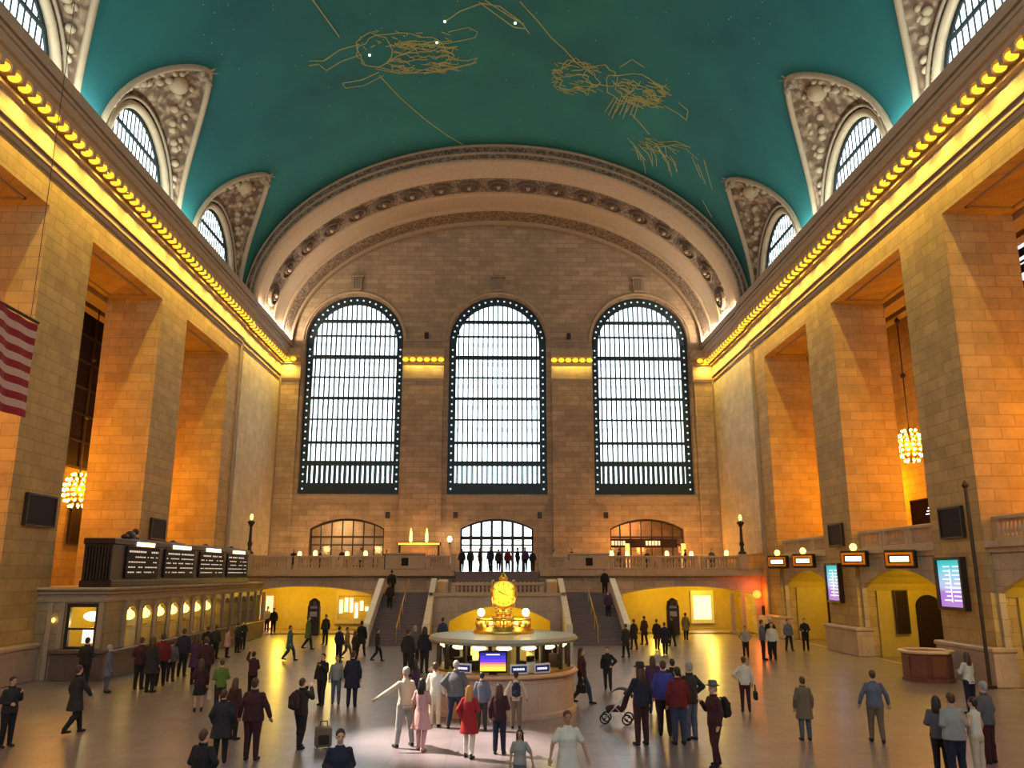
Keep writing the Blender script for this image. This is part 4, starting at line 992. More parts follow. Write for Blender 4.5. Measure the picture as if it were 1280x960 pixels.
for (dx, z, lab) in ((-1.22, 1.5, 'left of the banded monitor'), (.45, 1.5, 'right of the banded monitor'), (1.15, 1.5, 'nearest the right end')):
    y = -sqrt(2.31 ** 2 - dx * dx); T = thing('booth_sign', 'small blue sign with a white border on the booth counter, %s' % lab, 'sign', (BX + dx, BYY + y, z - .2), atan2(dx, 2.31) * 1.0, 'blue booth signs')
    MB().chbox(-.27, .27, 0, .04, 0, .28, .01).build('sign_border', mat('pale_sign_white', (.75, .75, .8), .4), T); MB().box(-.23, .23, -.012, 0, .05, .23).build('sign_face', BLUE_S, T)
    m = MB(); rnd = random.Random(int(dx * 10)); text_x = -.18
    while text_x < .16: m.box(text_x, text_x + .03, -.02, -.012, .11, .17); text_x += .05
    m.build('sign_text', INK, T)

# ------------------------------------------------------------------ cafe furniture and lamps on the balcony
def cafe_table(x, y, label, lit=True):
    T = thing('cafe_table', label, 'table', (x, y, DECK), 0, 'balcony cafe tables')
    MB().lathe([(.28, 0), (.26, .03), (.04, .06), (.04, .92), (.4, .95), (.4, .99)], n=14).build('table_pedestal', WOOD, T, smooth=False)
    if lit:
        L = thing('table_lamp', 'small glowing amber lamp on the %s' % label.replace('round cafe ', '').replace('doorway, left of its middle', 'doorway'), 'lamp', (x, y, DECK + .99), 0, 'balcony table lamps')
        MB().lathe([(.09, 0), (.03, .04), (.02, .28)], n=8).build('lamp_base', BRASS, L); MB().lathe([(.14, .22), (.17, .3), (.13, .55), (.05, .6)], n=10).build('lamp_shade', glow('amber_shade', (1, .60, .16), 4.0), L, smooth=True)
tb = [(-15.9, 67.5, 'round cafe table nearest the left doorway edge'), (-14.0, 64.5, 'round cafe table before the left doorway, left of its middle'), (-12.0, 67.0, 'round cafe table at the middle of the left doorway'), (-10.3, 65.5, 'round cafe table at the right part of the left doorway'),
      (8.9, 64.6, 'round cafe table by the right pedestal'), (10.5, 67.0, 'round cafe table at the left part of the orange doorway'), (13.4, 65.5, 'round cafe table at the middle of the orange doorway'), (15.6, 66.6, 'round cafe table at the right part of the orange doorway'), (17.6, 63.6, 'round cafe table at the right end of the balcony')]
for x, y, l in tb: cafe_table(x, y, l)
chair0 = None
def cafe_chair(x, y, rz, label):
    global chair0
    T = thing('cafe_chair', label, 'chair', (x, y, DECK), rz, 'balcony cafe chairs')
    if chair0 is None:
        sd = MB().chbox(-.22, .22, -.2, .2, .43, .48, .02).build('seat', WOOD, T); bk_ = MB().chbox(-.21, .21, -.22, -.18, .6, .98, .015).build('backrest', WOOD, T)
        lg = [MB().tube([(sx * .19, -.2, 0), (sx * .19, -.2, .95)], .018, 6).build('leg', BRONZE, T) for sx in (-1, 1)] + [MB().tube([(sx * .19, .17, 0), (sx * .19, .17, .45)], .018, 6).build('leg', BRONZE, T) for sx in (-1, 1)]
        chair0 = [sd, bk_] + lg
    else:
        for q_ in chair0: child(q_.name.split('.')[0], q_, T)
nth = ['nearest', 'second nearest']
for x, y, l in tb[:8]:
    cafe_chair(x - .75, y - .1, -1.4, 'dark chair left of the %s' % l.replace('round cafe ', '').replace(', left of its middle', ''))
    cafe_chair(x + .75, y + .1, 1.5, 'dark chair right of the %s' % l.replace('round cafe ', '').replace(', left of its middle', ''))
for s, lab in ((-1, 'left of the middle doorway'),):
    T = thing('bar_counter', 'small bar with glowing orange strip and two tall lamps %s' % lab, 'bar', (-6.4, 68.6, DECK))
    MB().chbox(-1.7, 1.7, -.3, .3, 0, 1.15, .04).build('counter', WOOD, T); MB().chbox(-1.8, 1.8, -.4, .4, 2.1, 2.35, .03).build('canopy_shelf', BRONZE, T)
    for x in (-1.6, 1.6): MB().chbox(x - .08, x + .08, -.1, .1, 1.1, 2.15, .02).build('shelf_post', BRONZE, T)
    MB().box(-1.7, 1.7, -.44, -.4, 2.15, 2.3).build('glowing_strip', glow('orange_strip', (1, .3, .05), 2.2), T)
    for x in (-.7, .6): MB().lathe([(.05, 2.35), (.12, 2.5), (.1, 3.1), (.02, 3.5)], (x, 0, 0), 8).build('tall_lamp', LAMPY, T, smooth=True)
    b = MB(); rr = random.Random(2)
    for k in range(16): b.lathe([(.04, 0), (.04, .2), (.015, .24), (.015, .3)], (-1.5 + k * .2, .1, 1.15), 6)
    b.build('bottles', mat('bottle_glass', (.08, .05, .02), .2), T)['kind'] = 'stuff'
T = thing('wall_lantern', 'single bright lantern on the wall left of the middle doorway', 'lantern', (-3.95, 69.45, 7.0)); MB().ell((0, 0, 0), (.2, .2, .26), 10, 8).build('lantern_globe', glow('lantern_glow', (1, .72, .3), 6), T, smooth=True); MB().chbox(-.06, .06, 0, .55, -.4, -.28, .02).tube([(0, 0, -.35), (0, 0, -.2)], .05, 6).build('lantern_arm', BRONZE, T)
lamp('POINT', 'lantern_light', (-3.95, 69.0, 7.0), 40, (1, .6, .25), radius=.2)
for x, pw, c in ((-15, 120, (1, .55, .2)), (-10.5, 120, (1, .55, .2)), (-6.4, 160, (1, .38, .1)), (10, 160, (1, .42, .08)), (12.8, 200, (1, .45, .08)), (16, 160, (1, .42, .08))): lamp('POINT', 'balcony_cafe_light', (x, 67.6, 6.3), pw, c, radius=.3)
# red lit door jambs of the right doorway, their light painted in as glow
for x, lab in ((10.9, 'left of the pair'), (15.6, 'right of the pair')):
    T = thing('glowing_jamb', 'slim door jamb with orange light painted as glow, right balcony doorway, %s' % lab, 'door jamb', (x, 69.3, DECK), 0, 'glowing doorway jambs')
    MB().chbox(-.16, .16, -.16, .16, .2, 2.3, .03).build('lit_shaft', glow('jamb_light_glow', (1, .32, .08), 1.6), T); MB().chbox(-.22, .22, -.22, .22, 0, .25, .03).build('jamb_base', BRONZE, T)
T = thing('doorway_sign', 'white lettered lit sign across the right balcony doorway', 'sign', (12.3, 70.2, 6.35)); MB().chbox(-3.0, 3.0, -.06, .08, 0, .72, .02).build('sign_board', DARK, T)
m = MB(); rr = random.Random(6)
for a, b_ in ((-2.9, -1.5), (.3, 1.5)):
    x = a
    while x < b_: w_ = rr.uniform(.1, .25); m.box(x, x + w_, -.09, -.06, .18, .55); x += w_ + .08
m.build('sign_text', INKW, T)

# ------------------------------------------------------------------ gold star figures on the vault
GOLDP = mat('gold_leaf_paint', (.42, .42, .17), .6)
STAR = glow('star_bulb', (1, .9, .5), 3.0)
def strokes(name, polys, w, parent=ceil):
    b = MB()
    for pl_ in polys:
        pts = []
        for i in range(len(pl_) - 1):
            for t in range(6): f = t / 6; pts.append(vault_at(pl_[i][0] + (pl_[i + 1][0] - pl_[i][0]) * f, pl_[i][1] + (pl_[i + 1][1] - pl_[i][1]) * f, .9985))
        pts.append(vault_at(*pl_[-1], .9985)); b.tube(pts, w, 5)
    return b.build(name, GOLDP, parent)
def smooth_loop(cx, cy_, rx, ry, rot=0, n=18, wob=.12, seed=1, a0=0, a1=360):
    r = random.Random(seed); out = []
    for i in range(n + 1):
        a = radians(a0 + (a1 - a0) * i / n); k = 1 + wob * (r.random() - .5) * 2; x = rx * k * cos(a); y = ry * k * sin(a); R_ = radians(rot)
        out.append((cx + x * cos(R_) - y * sin(R_), cy_ + x * sin(R_) + y * cos(R_)))
    return out
# generic four legged beast, left
beast = [smooth_loop(505, 66, 58, 24, 2, 26, .10, 3), smooth_loop(528, 74, 44, 14, -6, 20, .2, 4), smooth_loop(468, 62, 22, 20, 0, 14, .15, 5), [(450, 55), (425, 62), (405, 76), (386, 76)], [(452, 68), (428, 76), (408, 88), (398, 80), (386, 82)],
         [(474, 90), (452, 100), (428, 104), (432, 110), (455, 107), (480, 94)], [(560, 40), (585, 34), (597, 40), (594, 47), (570, 52)], [(560, 74), (585, 76), (597, 72), (590, 80), (565, 86), (530, 92)], [(470, 86), (500, 92), (540, 90), (596, 78)]]
rr = random.Random(21)
for k in range(70): x = rr.uniform(486, 560); y = rr.uniform(52, 90); beast.append([(x, y), (x + rr.uniform(4, 14), y + rr.uniform(-4, 3)), (x + rr.uniform(12, 24), y + rr.uniform(-5, 5))])
for k in range(34): x = rr.uniform(450, 560); y = rr.uniform(38, 62); beast.append([(x, y), (x + rr.uniform(-8, 12), y + rr.uniform(-3, 6))])
strokes('star_figure', beast, .035)
# generic winged shape, right
wing = [smooth_loop(792, 112, 38, 19, 12, 22, .12, 7), smooth_loop(795, 114, 26, 10, 14, 18, .25, 8), smooth_loop(722, 96, 30, 18, 15, 18, .3, 9), smooth_loop(716, 104, 24, 10, 5, 14, .3, 10), smooth_loop(752, 96, 20, 14, 0, 14, .3, 12),
        [(830, 132), (845, 140), (858, 150), (860, 138), (848, 128)], [(775, 84), (790, 74), (805, 84)], [(690, 92), (706, 84), (720, 72), (740, 92)]]
for k in range(64): x = rr.uniform(765, 825); y = rr.uniform(98, 130); wing.append([(x, y), (x + rr.uniform(3, 10), y + rr.uniform(0, 7)), (x + rr.uniform(8, 16), y + rr.uniform(0, 8))])
for k in range(50): x = rr.uniform(688, 750); y = rr.uniform(78, 116); wing.append([(x, y), (x + rr.uniform(4, 14), y + rr.uniform(-2, 5))])
for k in range(9): wing.append([(768 + k * 4, 122), (756 + k * 4.5, 140 + (k % 3) * 4)])
strokes('star_figure', wing, .035)
spray = []
for k in range(26): a = rr.uniform(-20, 60); x = rr.uniform(780, 840); y = 170 + (x - 780) * .25 + rr.uniform(-6, 14); L_ = rr.uniform(14, 42); spray.append([(x, y), (x + L_ * .5 * cos(radians(a)), y + L_ * .5 * sin(radians(a))), (x + L_ * cos(radians(a + 14)), y + L_ * sin(radians(a + 14)))])
spray += [[(880, 200), (890, 236)], [(872, 205), (882, 230)], [(878, 250), (890, 272)], [(865, 196), (876, 222)]]
strokes('star_figure', spray, .03)
strokes('star_line', [[(391, 0), (420, 40), (424, 46)], [(474, 94), (500, 122), (530, 148), (560, 170), (584, 184)], [(650, 2), (672, 26), (690, 48), (706, 62), (720, 78), (742, 94)], [(790, 143), (800, 154), (812, 168)]], .045)
strokes('star_line', [[(556, 27), (575, 14), (602, 4), (625, 8), (650, 26), (662, 42)], [(598, 2), (620, 18), (642, 34), (658, 36)], [(606, 0), (640, 22), (655, 30)]], .04)
for (u, v_) in ((556, 27), (462, 69), (546, 53), (644, 29)):
    b = MB().ell(vault_at(u, v_, .996), (.08, .08, .08), 8, 6); b.build('star_bulb', STAR, ceil)
b = MB()
for k in range(160):
    u = rr.uniform(120, 1120); v_ = rr.uniform(-10, 250); p_ = vault_at(u, v_, .998)
    if p_.y < 57 and abs(p_.x) < 15.5: b.ell(p_, (.035, .035, .035), 6, 4)
b.build('faint_stars', GOLDP, ceil)['kind'] = 'stuff'

# ------------------------------------------------------------------ people
def fabric(name, col, rough=.85):
    if name in MAT: return MAT[name]
    m = mat(name, col, rough); nt = m.node_tree; N = nt.nodes; b = N['Principled BSDF']
    tc = N.new('ShaderNodeTexCoord'); nz = N.new('ShaderNodeTexNoise'); nz.inputs['Scale'].default_value = 9; nz.inputs['Detail'].default_value = 3
    nt.links.new(tc.outputs['Object'], nz.inputs['Vector']); bp = N.new('ShaderNodeBump'); bp.inputs['Strength'].default_value = .5; bp.inputs['Distance'].default_value = .03
    nt.links.new(nz.outputs['Fac'], bp.inputs['Height']); nt.links.new(bp.outputs[0], b.inputs['Normal']); return m
SKIN = [mat('skin_light', (.55, .33, .23), .55), mat('skin_tan', (.38, .21, .13), .55), mat('skin_brown', (.18, .09, .055), .55)]
CLR = {'black': (.012, .010, .013), 'charcoal': (.03, .028, .032), 'navy': (.015, .018, .05), 'maroon': (.07, .012, .018), 'darkbrown': (.035, .018, .013), 'purple': (.09, .03, .12),
       'red': (.42, .015, .02), 'blue': (.05, .05, .30), 'white': (.72, .68, .58), 'cream': (.62, .52, .38), 'grey': (.14, .15, .17), 'lightgrey': (.34, .33, .31), 'green': (.16, .26, .035),
       'teal': (.07, .22, .23), 'pink': (.60, .33, .34), 'denim': (.05, .07, .13), 'khaki': (.24, .17, .11), 'steel': (.16, .18, .26), 'ochre': (.3, .2, .06), 'dkred': (.22, .01, .015)}
def F_(c): return fabric('fabric_' + c, tuple(q * (.62 if max(CLR[c]) < .3 else .85) for q in CLR[c]))
HAIRC = {'black': mat('hair_black', (.012, .008, .008), .5), 'brown': mat('hair_brown', (.06, .028, .015), .5), 'blond': mat('hair_blond', (.55, .27, .09), .5), 'grey': mat('hair_grey', (.3, .29, .28), .6)}
def remeshed(mb, name, m, parent, voxel, it=3):
    o = mb.build(name, m, None)
    r = o.modifiers.new('r', 'REMESH'); r.mode = 'VOXEL'; r.voxel_size = voxel; r.use_smooth_shade = True
    sm = o.modifiers.new('s', 'SMOOTH'); sm.factor = .5; sm.iterations = it
    dg = bpy.context.evaluated_depsgraph_get(); me = bpy.data.meshes.new_from_object(o.evaluated_get(dg)); old = o.data
    o.modifiers.clear(); o.data = me; me.name = name; bpy.data.meshes.remove(old)
    if not me.materials: me.materials.append(m)
    o.parent = parent; return o
ARMS = {'down': ((.24, -.02, 1.15), (.25, .06, .90)), 'bent': ((.24, -.03, 1.16), (.13, .22, 1.10)), 'phone': ((.22, .06, 1.18), (.09, .27, 1.36)), 'photo': ((.24, .14, 1.27), (.07, .27, 1.50)),
        'hip': ((.36, -.06, 1.19), (.20, .06, 1.02)), 'out': ((.42, .02, 1.24), (.64, .10, 1.10)), 'fold': ((.25, .06, 1.17), (-.02, .19, 1.19)), 'raise': ((.30, .08, 1.47), (.27, .16, 1.72)),
        'pocket': ((.27, -.08, 1.16), (.22, .05, .95)), 'swing': ((.23, .12, 1.18), (.22, .27, .98)), 'back': ((.24, -.16, 1.17), (.25, -.20, .93)), 'push': ((.22, .12, 1.17), (.19, .38, 1.08)), 'wide': ((.30, .0, 1.16), (.36, .08, .92))}
LEGS = {'stand': [((.10, .01, .50), (.11, 0, .09))] * 2, 'wide': [((.14, .01, .50), (.19, 0, .09))] * 2,
        'walk': [((.09, .20, .51), (.09, .27, .09)), ((.10, -.03, .49), (.09, -.30, .15))], 'walk2': [((.10, -.03, .49), (.09, -.28, .14)), ((.09, .18, .51), (.09, .24, .09))],
        'step': [((.11, .09, .50), (.12, .10, .09)), ((.10, -.01, .50), (.10, -.12, .09))]}
def person(label, at, h, face, top, bottom, hair, arms=('down', 'down'), legs='stand', skin=0, lod=1, hat=None, group=None, fat=1.0, lean=0.0, shoes='black'):
    T = thing('person', label, 'person', at, radians(-face), group)
    k = h / 1.75; T.scale = (k, k, k)
    vb, vg = ((.0085, .013), (.0115, .018), (.017, .026))[lod]
    tt, tc_ = top; bt, bc = bottom; ht, hc = hair
    sk = SKIN[skin]; f = fat; f2 = 1 + (f - 1) * .6
    hips = [Vector((s * .095, 0, .92)) for s in (-1, 1)]; sh = [Vector((s * .158 * (1 + (f - 1) * .4), 0, 1.392)) for s in (-1, 1)]
    A = []; Lg = []
    for i, s in enumerate((-1, 1)):
        e, w = ARMS[arms[i]]; A.append((sh[i], Vector((s * e[0], e[1], e[2])), Vector((s * w[0], w[1], w[2]))))
        kn, an = LEGS[legs][i]; Lg.append((hips[i], Vector((s * kn[0], kn[1], kn[2])), Vector((s * an[0], an[1], an[2]))))
    # ---- body: one continuous surface
    b = MB()
    b.sweep([(0, 0, .84, .13 * f, .09 * f), (0, -.005, .92, .165 * f, .115 * f), (0, 0, 1.02, .15 * f, .105 * f), (0, .005, 1.12, .135 * f, .10 * f), (0, .01, 1.26, .155 * f, .112 * f), (0, 0, 1.36, .155, .10), (0, -.005, 1.425, .115, .075), (0, 0, 1.475, .062, .06), (0, .008, 1.56, .052, .055)])
    for i, s in enumerate((-1, 1)):
        S, E_, W = A[i]; b.ell(S, (.056, .055, .056), 10, 7); b.cap(S, E_, .048, .038); b.cap(E_, W, .039, .026)
        H_, K, An = Lg[i]; b.cap(H_, K, .085 * f, .056); b.cap(K, An, .056, .036); b.ell(K, (.056, .058, .06), 10, 7); b.ell(K.lerp(An, .3) + Vector((0, -.018, 0)), (.05, .05, .10), 10, 7)
        b.cap(An + Vector((0, -.03, -.045)), An + Vector((s * .015, .15, -.062)), .036, .028)
        d = (W - E_).normalized(); side = d.cross(Vector((0, 1, 0))); side = side.normalized() if side.length > .2 else Vector((1, 0, 0)); nrm = side.cross(d).normalized()
        M3 = Matrix((side, nrm, d)).transposed()
        b.ell(W + d * .048, (.040, .018, .052), 10, 7, M3)
        for q, (o_, ln) in enumerate(((-.030, .062), (-.010, .074), (.010, .070), (.029, .054))):
            p0 = W + d * .082 + side * o_; p1 = p0 + d * ln * .55 + nrm * .006; p2 = p1 + d * ln * .40 + nrm * .022
            b.cap(p0, p1, .0095, .009, 6); b.cap(p1, p2, .009, .0078, 6)
        th = side * (-s * .036); p0 = W + d * .028 + th * .7; p1 = p0 + d * .035 + th * .65 + nrm * .01; b.cap(p0, p1, .012, .010, 6); b.cap(p1, p1 + d * .028 + nrm * .012, .010, .0085, 6)
    b.ell((0, .0, 1.655), (.076, .094, .10), 16, 12); b.ell((0, .028, 1.60), (.060, .066, .075), 14, 9); b.ell((0, .072, 1.562), (.028, .024, .022), 8, 6)
    b.cap((0, .090, 1.655), (0, .110, 1.615), .010, .017, 6); b.cap((-.024, .088, 1.585), (.024, .088, 1.585), .010, .010, 6)
    for s in (-1, 1): b.ell((s * .077, .0, 1.63), (.012, .022, .032), 8, 6); b.cap((s * .012, .088, 1.672), (s * .05, .076, 1.674), .010, .009, 6)
    remeshed(b, 'body', sk, T, vb, 2)
    if lod < 2:
        e = MB()
        for s in (-1, 1): e.ell((s * .031, .084, 1.647), (.014, .010, .008), 8, 6)
        e.build('eyes', DARK, T)
    # ---- upper garment
    g = MB(); coat = tt in ('coat', 'dress'); hem = {'coat': .60, 'dress': .52, 'jacket': .84, 'shirt': .86, 'tee': .88, 'kurta': .60, 'vest': .88, 'sweater': .86, 'tunic': .74}[tt]
    puff = {'coat': .035, 'jacket': .034, 'dress': .014, 'shirt': .022, 'tee': .018, 'kurta': .024, 'vest': .016, 'sweater': .028, 'tunic': .024}[tt]
    flare = {'coat': .06, 'dress': .11, 'tunic': .04, 'kurta': .05}.get(tt, 0.0)
    secs = [(0, 0, hem, .165 * f + puff + flare, .115 * f + puff + flare * .8)]
    if hem < .8: secs.append((0, 0, (hem + .95) / 2, .165 * f + puff + flare * .5, .115 * f + puff + flare * .4))
    secs += [(0, 0, .95, .165 * f + puff, .115 * f + puff), (0, .0, 1.1, .14 * f + puff, .104 * f + puff), (0, .008, 1.26, .158 * f + puff, .114 * f + puff), (0, 0, 1.34, .160 * f2 + puff * .8, .104 * f2 + puff * .8), (0, -.005, 1.415, .130 * f2 + puff * .6, .078 + puff * .6), (0, -.004, 1.46, .085 + puff * .4, .066 + puff * .4), (0, -.003, 1.50, .060 + puff * .4, .058 + puff * .4)]
    g.sweep(secs)
    for i, s in enumerate((-1, 1)):
        S, E_, W = A[i]; pf = puff * .8
        if tt == 'vest': g.ell(S, (.06, .07, .05), 10, 7); continue
        g.ell(S, (.056 + pf * .8, .056 + pf * .8, .056 + pf * .7), 10, 7)
        if tt in ('tee', 'dress', 'kurta'): g.cap(S, S.lerp(E_, .75), .050 + pf * .8, .047 + pf * 1.3)
        else: g.cap(S, E_, .048 + pf * .8, .042 + pf * .8); g.cap(E_, E_.lerp(W, .93), .044 + pf, .032 + pf * .8); 
    if tt in ('jacket', 'coat'): g.tube([(.075 * cos(t), -.005 + .072 * sin(t), 1.505) for t in [2 * pi * q / 14 for q in range(14)]], .022, 6, closed=True)
    remeshed(g, {'tee': 't_shirt', 'vest': 'sleeveless_top', 'tunic': 'long_shirt', 'kurta': 'long_shirt'}.get(tt, tt), F_(tc_), T, vg, 3)
    # ---- lower garment
    if bt != 'none':
        g = MB()
        if bt == 'skirt':
            g.sweep([(0, 0, .56, .22, .17), (0, 0, .8, .19, .14), (0, 0, 1.0, .152 * f, .11 * f)])
        else:
            pf = {'trousers': .022, 'leggings': .013, 'shorts': .03}[bt]
            g.sweep([(0, 0, .82, .14 * f + pf, .10 * f + pf), (0, -.005, .92, .165 * f + pf * .8, .117 * f + pf * .8), (0, 0, 1.01, .148 * f + pf * .7, .106 * f + pf * .7)])
            for i in range(2):
                H_, K, An = Lg[i]
                if bt == 'shorts': g.cap(H_, H_.lerp(K, .9), .088 * f + pf, .062 + pf)
                else: g.cap(H_, K, .088 * f + pf, .058 + pf); g.cap(K, An + Vector((0, -.005, .02)), .060 + pf, .040 + pf); g.ell(K.lerp(An, .3) + Vector((0, -.018, 0)), (.052 + pf, .052 + pf, .11), 10, 7)
        remeshed(g, bt, F_(bc), T, vg, 3)
    g = MB()
    for i, s in enumerate((-1, 1)):
        An = Lg[i][2]; off = Vector((0, 0, 0)) if An.z < .1 else Vector((0, 0, 0))
        g.cap(An + Vector((0, -.035, -.042)), An + Vector((s * .018, .16, -.056)), .046, .034); g.cap(An + Vector((0, -.01, .03)), An + Vector((0, -.01, -.03)), .048, .045)
    remeshed(g, 'shoes', F_(shoes), T, vg * .8, 2)
    # ---- hair
    g = MB()
    if ht != 'bald':
        g.ell((0, -.014, 1.676), (.087, .098, .098), 16, 10); g.ell((0, -.05, 1.635), (.078, .06, .085), 12, 8)
        if ht == 'long':
            g.sweep([(0, -.085, 1.36, .085, .03), (0, -.085, 1.45, .10, .045), (0, -.06, 1.55, .10, .07), (0, -.035, 1.66, .09, .08)])
            for s in (-1, 1): g.cap((s * .078, .0, 1.66), (s * .085, -.01, 1.45), .028, .024)
        if ht == 'bun': g.ell((0, -.10, 1.72), (.045, .045, .045), 10, 7)
        if ht == 'tail': g.cap((0, -.10, 1.68), (0, -.13, 1.45), .04, .022)
        remeshed(g, 'hair', HAIRC[hc], T, .012 + .004 * lod, 2)
    if hat:
        g = MB()
        if hat[0] == 'brim': g.lathe([(.0, .0), (.15, -.01), (.155, .0), (.10, .02), (.098, .075), (.08, .105), (.0, .11)], (0, -.005, 1.715), 20)
        else: g.ell((0, -.01, 1.70), (.096, .106, .082), 14, 9); g.cap((-.05, .10, 1.70), (.05, .10, 1.70), .012, .012); g.ell((0, .10, 1.70), (.065, .065, .012), 12, 6)
        g.build('hat', F_(hat[1]), T, smooth=True)
    return T
def px_person(label, u, vf, vh, face, top, bottom, hair, **kw):
    p = floor_at(u, vf); d = (p - CAM).dot(_M @ Vector((0, 0, -1)))
    # height whose top lands on row vh
    lo, hi = .9, 2.3
    for _ in range(30):
        mid = (lo + hi) / 2; q = _M.transposed() @ (p + Vector((0, 0, mid)) - CAM); vv = 480 - F_PX * q.y / -q.z
        if vv > vh: lo = mid
        else: hi = mid
    h = min(1.93, max(1.52 if not kw.get('child') else 1.0, mid)); kw.pop('child', None)
    kw.setdefault('lod', 0 if p.y < 24 else 1 if p.y < 36 else 2)
    return person(label, (p.x, p.y, 0), h, face, top, bottom, hair, **kw)
def backpack(P, color, label, big=1.0):
    k = P.scale.x; M_ = P.matrix_basis if False else (Matrix.Translation(P.location) @ P.rotation_euler.to_matrix().to_4x4())
    loc = M_ @ Vector((0, -.30 * k, 1.02 * k)); T = thing('backpack', label, 'backpack', loc, P.rotation_euler.z); T.scale = (k * big,) * 3
    remeshed(MB().ell((0, 0, .2), (.15, .09, .24)).chbox(-.14, .14, -.07, .08, 0, .34, .03), 'bag_body', F_(color), T, .015, 4)
    remeshed(MB().ell((0, -.09, .1), (.11, .05, .10)), 'front_pocket', F_(color), T, .015, 2)
    for s in (-1, 1): MB().tube([(s * .09, .085, .36), (s * .10, .13, .42), (s * .12, .2, .44)], .016, 6).build('strap', F_(color), T, smooth=True)
def handbag(P, color, label, side=1, z=.38, w=.16):
    k = P.scale.x; M_ = Matrix.Translation(P.location) @ P.rotation_euler.to_matrix().to_4x4()
    T = thing('shoulder_bag', label, 'bag', M_ @ Vector((side * .335 * k, .06 * k, z * k)), P.rotation_euler.z)
    MB().chbox(-.06, .06, -w, w, 0, .26, .025).build('bag_body', F_(color), T); MB().tube([(0, -w * .8, .25), (0, -w * .5, .45), (0, w * .5, .45), (0, w * .8, .25)], .012, 6).build('handle', F_(color), T)

J = 'jacket'; TR = 'trousers'
# --- nearest figures
px_person('person in a navy sweater with dark hair, cut off by the bottom edge', 420, 1046, 912, 165, ('sweater', 'navy'), (TR, 'charcoal'), ('short', 'black'), skin=0, arms=('bent', 'bent'), fat=1.1)
px_person('person in a loose white shirt walking near the bottom, in front of the booth', 711, 1010, 889, 175, ('kurta', 'white'), (TR, 'cream'), ('short', 'brown'), skin=1, arms=('wide', 'wide'), legs='step', fat=1.1, lod=0)
px_person('girl with long dark hair and a grey top at the bottom edge', 650, 1000, 912, 190, ('tee', 'lightgrey'), ('skirt', 'grey'), ('long', 'black'), skin=1, arms=('wide', 'down'), lod=0, child=True)
px_person('large dark figure cut off by the bottom edge at the left', 246, 1035, 912, 20, (J, 'black'), (TR, 'black'), ('short', 'brown'), arms=('bent', 'hip'), fat=1.25)
p = px_person('person in a brown jacket holding up a camera beside a standing bag', 374, 936, 848, 30, (J, 'darkbrown'), (TR, 'black'), ('short', 'brown'), arms=('photo', 'photo'), legs='step', fat=1.05)
backpack(p, 'darkbrown', 'dark backpack on the person holding up a camera')
q = floor_at(381, 936); T = thing('travel_bag', 'small brown upright bag on the floor behind the camera holder', 'bag', (q.x + .42, q.y + .1, 0), .3)
MB().chbox(-.2, .2, -.12, .12, .03, .5, .04).build('bag_body', F_('khaki'), T); MB().tube([(-.1, 0, .48), (-.08, 0, .62), (.08, 0, .62), (.1, 0, .48)], .014, 6).build('handle', F_('black'), T); MB().chbox(-.13, .13, -.16, -.12, .1, .32, .02).build('pocket', F_('darkbrown'), T)
for sx in (-1, 1): MB().ell((sx * .14, 0, .03), (.03, .04, .03), 8, 6).build('wheel', F_('black'), T)
px_person('person in a heavy dark maroon coat seen from behind, left foreground', 313, 951, 848, 5, (J, 'maroon'), (TR, 'maroon'), ('short', 'brown'), fat=1.3, arms=('wide', 'wide'))
px_person('person with one hand raised behind the heavy maroon coat', 314, 872, 815, 10, (J, 'maroon'), (TR, 'black'), ('short', 'black'), arms=('raise', 'bent'))
px_person('dark coated person standing left of the heavy maroon coat', 274, 954, 862, 350, ('coat', 'charcoal'), (TR, 'black'), ('short', 'brown'), arms=('pocket', 'pocket'), fat=1.15)
px_person('person in a purple brown coat just behind two dark coats at the left', 290, 925, 856, 30, ('coat', 'maroon'), (TR, 'black'), ('long', 'brown'), arms=('bent', 'down'))
p = px_person('person in a bright green top with dark hair, left of centre', 273, 893, 824, 330, ('sweater', 'green'), (TR, 'darkbrown'), ('short', 'brown'), arms=('bent', 'bent'))
p = px_person('dark dressed person carrying a tan bag left of the green top', 247, 890, 824, 340, (J, 'maroon'), ('skirt', 'black'), ('long', 'brown'), arms=('bent', 'down'))
handbag(p, 'cream', 'tan bag carried in front of the dark dressed person at the left', 1)
px_person('person at the far left edge looking down at folded hands', 6, 934, 846, 120, (J, 'charcoal'), (TR, 'black'), ('short', 'black'), arms=('phone', 'bent'), fat=1.1)
px_person('dark walking person alone on the left floor, below the ticket office end', 90, 918, 832, 30, ('coat', 'charcoal'), (TR, 'black'), ('short', 'brown'), arms=('down', 'swing'), legs='walk')
px_person('dark person standing at the end window of the ticket office', 103, 862, 797, 0, (J, 'black'), (TR, 'black'), ('short', 'black'), arms=('bent', 'bent'), fat=1.15)
px_person('person in grey blue standing before the marble column end of the counter', 132, 866, 806, 60, ('coat', 'steel'), (TR, 'grey'), ('short', 'grey'))
